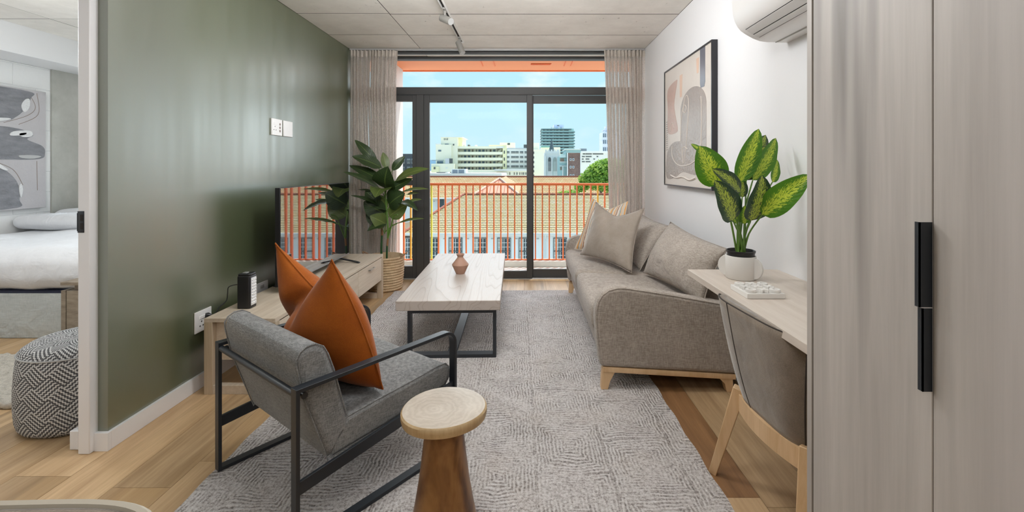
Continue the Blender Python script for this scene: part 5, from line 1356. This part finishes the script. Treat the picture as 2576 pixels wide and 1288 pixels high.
fbox('core', tw_, z2x(300), z2x(800), z2y(225), 620, 205, 12, TEALW); fbox('side', tw_, z2x(795), z2x(835), z2y(228), 620, 207, 10, TEALG)
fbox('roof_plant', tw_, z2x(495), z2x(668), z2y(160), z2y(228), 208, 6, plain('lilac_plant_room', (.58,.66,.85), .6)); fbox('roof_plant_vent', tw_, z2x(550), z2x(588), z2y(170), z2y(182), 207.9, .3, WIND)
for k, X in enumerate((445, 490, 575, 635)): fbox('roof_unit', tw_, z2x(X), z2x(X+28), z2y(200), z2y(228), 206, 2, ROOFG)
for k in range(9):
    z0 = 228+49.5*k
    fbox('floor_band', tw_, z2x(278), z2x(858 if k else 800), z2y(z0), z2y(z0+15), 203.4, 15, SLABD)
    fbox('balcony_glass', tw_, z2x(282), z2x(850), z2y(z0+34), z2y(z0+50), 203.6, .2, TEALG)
    for X, w_ in ((325,30),(390,34),(450,40),(510,16),(556,40),(620,48),(710,76)): fbox('window', tw_, z2x(X-w_/2), z2x(X+w_/2), z2y(z0+18), z2y(z0+46), 204.8, .3, WIND if X > 500 else WINB)
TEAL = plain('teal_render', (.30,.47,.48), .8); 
def m_brick():
    m, g, p = new_mat('dark_red_brick'); b = g.n('ShaderNodeTexBrick'); g.l(g.coord((1,1,1), rot=(PI/2,0,0)), b.inputs['Vector'])
    b.inputs['Scale'].default_value = 2.0; b.inputs['Color1'].default_value = (.15,.085,.075,1); b.inputs['Color2'].default_value = (.23,.14,.12,1); b.inputs['Mortar'].default_value = (.30,.25,.22,1); b.inputs['Mortar Size'].default_value = .02
    g.l(b.outputs['Color'], p.inputs['Base Color']); p.inputs['Roughness'].default_value = .9; return m
th_ = thing('brick_and_teal_block', 'teal building with brown brick end panel left of the green tree', 'building', (9.5, 92, -12))
fbox('brick_wall', th_, z2x(735), z2x(950), z2y(640), 620, 92, 6, m_brick())
fbox('teal_body', th_, z2x(590), z2x(735), z2y(700), 620, 93, 6, TEAL); fbox('teal_body_upper', th_, z2x(700), z2x(728), z2y(600), z2y(720), 92.5, 6, TEAL)
fbox('cornice', th_, z2x(712), z2x(955), z2y(585), z2y(640), 91.6, 7, TEAL); fbox('roof_edge', th_, z2x(690), z2x(958), z2y(574), z2y(586), 91.2, 7.5, FARWH)
for a, b in ((724, 737), (948, 962), (645, 656)): fbox('white_pilaster', th_, z2x(a), z2x(b), z2y(636 if a > 700 else 860), 620, 91.7 if a > 700 else 92.8, .5, WFR)
for zz in (632, 790, 858): fbox('white_string', th_, z2x(595 if zz > 700 else 724), z2x(735 if zz > 700 else 960), z2y(zz), z2y(zz+9), 91.65 if zz < 700 else 92.8, .4, WFR)
obj('pitched_roof', MB().hexa([tuple(at(z2x(590), z2y(718), 92.6)),tuple(at(z2x(735), z2y(718), 92.6)),tuple(at(z2x(735), z2y(690), 96)),tuple(at(z2x(590), z2y(700), 96))],[tuple(at(z2x(590), z2y(690), 92.7)),tuple(at(z2x(725), z2y(655), 92.7)),tuple(at(z2x(735), z2y(655), 96)),tuple(at(z2x(590), z2y(690), 96))]), TEALW, th_, smooth=False)
fbox('window', th_, z2x(606), z2x(670), z2y(735), z2y(788), 92.9, .2, DOORB); fbox('window', th_, z2x(606), z2x(632), z2y(880), z2y(935), 92.9, .2, DOORB)
for zz in (733, 862, 1005):
    for X in (783, 830):
        f = fbox('window', th_, z2x(X-15), z2x(X+15), z2y(zz), z2y(zz+42), 91.85, .2, WFR); fbox('pane', f, z2x(X-9), z2x(X+9), z2y(zz+6), z2y(zz+36), 91.8, .1, WINB)
of_ = thing('office_block', 'long pale office block with window strips behind the tree', 'building', (18, 135, -12))
fbox('body', of_, z2x(950), z2x(1500), z2y(610), 620, 134, 8, FARWH); fbox('roof_band', of_, z2x(950), z2x(1500), z2y(612), z2y(640), 133.7, 9, WFR); fbox('roof_unit', of_, z2x(940), z2x(1056), z2y(568), z2y(612), 137, 3, LOUV)
for zz, segs in ((650, ((1010,40),(1090,110),(1250,180))), (695, ((1000,50),(1090,100),(1240,26))), (738, ((990,30),(1070,64),(1185,26))), (782,((1000,50),(1080,80)))):
    for X, w_ in segs: fbox('window', of_, z2x(X-w_/2), z2x(X+w_/2), z2y(zz), z2y(zz+18), 133.9, .2, WIND)
rt2 = thing('lilac_tower', 'pale lilac tower block half behind the right curtain', 'building', (30, 165, -12))
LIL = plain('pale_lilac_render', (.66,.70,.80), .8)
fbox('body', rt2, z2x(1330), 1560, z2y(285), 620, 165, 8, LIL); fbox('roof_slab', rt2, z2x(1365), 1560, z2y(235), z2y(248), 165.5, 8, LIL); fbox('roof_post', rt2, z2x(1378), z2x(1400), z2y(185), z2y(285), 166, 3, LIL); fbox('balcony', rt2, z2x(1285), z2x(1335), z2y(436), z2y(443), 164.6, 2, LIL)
for z0 in (310, 420, 545, 640):
    for X in (1345, 1375, 1412, 1450): fbox('window', rt2, z2x(X-9), z2x(X+9), z2y(z0), z2y(z0+66), 164.9, .2, WINB)
dgb = thing('dark_grey_block', 'dark grey block with white windows seen through the left side light', 'building', (-19, 72, -12))
fbox('body', dgb, 950, 1041, 387, 620, 72, 8, plain('dark_grey_render', (.10,.11,.125), .8))
for py in (400, 420, 440, 462):
    for px in (1014, 1028, 1039):
        f = fbox('window', dgb, px-4, px+4, py, py+11, 71.9, .2, WFR)
        for dx in (-2, 2): fbox('pane', f, px+dx-1.5, px+dx+1.5, py+1, py+10, 71.85, .1, WIND)
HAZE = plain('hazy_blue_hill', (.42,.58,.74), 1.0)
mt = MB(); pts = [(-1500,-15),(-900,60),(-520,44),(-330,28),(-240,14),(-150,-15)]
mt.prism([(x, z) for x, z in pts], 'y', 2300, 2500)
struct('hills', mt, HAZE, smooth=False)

# trees
def m_fol():
    m, g, p = new_mat('bright_green_foliage'); t = m.node_tree
    n = g.noise(g.coord((1,1,1)), 1.6, 4, .7); col = g.ramp(n, [(.30, (.09,.19,.02)), (.50, (.26,.45,.06)), (.70, (.55,.68,.16))])
    g.l(col, p.inputs['Base Color']); p.inputs['Roughness'].default_value = .6
    tl = g.n('ShaderNodeBsdfTranslucent'); g.l(col, tl.inputs[0]); mx = g.n('ShaderNodeMixShader'); mx.inputs[0].default_value = .35
    g.l(p.outputs[0], mx.inputs[1]); g.l(tl.outputs[0], mx.inputs[2]); g.l(mx.outputs[0], t.nodes['Material Output'].inputs[0]); return m
FOL = m_fol(); BARK = plain('tree_bark', (.14,.10,.07), .9)
def tree(label, c, blobs, base_z, seed, leaf=.17, dens=900):
    rg = random.Random(seed); c = Vector(c); t = thing('broadleaf_tree', label, 'tree', (c.x, c.y, base_z))
    mb = MB()
    for (dx, dy, dz, rx, rz) in blobs:
        for _ in range(int(dens*rx*rz/1.2)):
            v = Vector((rg.gauss(0,1), rg.gauss(0,1), rg.gauss(0,1))).normalized()*(rg.uniform(.55,1.06))
            q = c+Vector((dx+v.x*rx, dy+v.y*rx, dz+v.z*rz))
            n = (v+Vector((rg.gauss(0,.6), rg.gauss(0,.6), rg.gauss(0,.6)))).normalized()
            a = n.orthogonal().normalized(); a = (Matrix.Rotation(rg.uniform(0,6.28), 3, n) @ a); b = n.cross(a); s_ = leaf*rg.uniform(.6,1.3)
            mb.add([q-a*s_, q-b*s_*.55, q+a*s_, q+b*s_*.55+n*s_*.2], [(0,1,2,3)])
    f = obj('foliage', mb, FOL, t, smooth=False); f['kind'] = 'stuff'
    obj('trunk', MB().tube([(c.x,c.y,base_z),(c.x+.1,c.y,(base_z+c.z)/2),(c.x,c.y,c.z)], [.30,.24,.12], 8), BARK, t)
    for (dx, dy, dz, rx, rz) in blobs[:6]:
        obj('branch', MB().tube([(c.x+.05,c.y,c.z-2.2),(c.x+dx*.6,c.y+dy*.6,c.z+dz*.5-.8),(c.x+dx,c.y+dy,c.z+dz)], [.13,.09,.04], 6), BARK, t)
tree('large bright green tree beside the right curtain beyond the roofs', (9.1, 56, .45), [(0,0,.1,1.9,1.3),(-1.5,.2,-.6,1.2,.9),(1.4,0,.7,1.6,1.2),(.6,.5,1.0,1.4,.9),(2.6,0,0,1.8,1.5),(-.4,-.6,-1.0,1.6,1.0),(-2.4,0,-1.6,.9,.6),(1.2,-.4,-1.3,1.7,1.0),(-.6,.2,.75,.8,.6),(3.8,.3,1.1,1.5,1.3)], -12, 5, .15, 1300)
tree('smaller green tree top showing above yellow roof at right centre', (3.9, 49.7, -1.95), [(0,0,0,.9,.6),(1.0,0,.2,.9,.6),(-.8,.2,-.3,.6,.4)], -12, 9, .14, 1200)
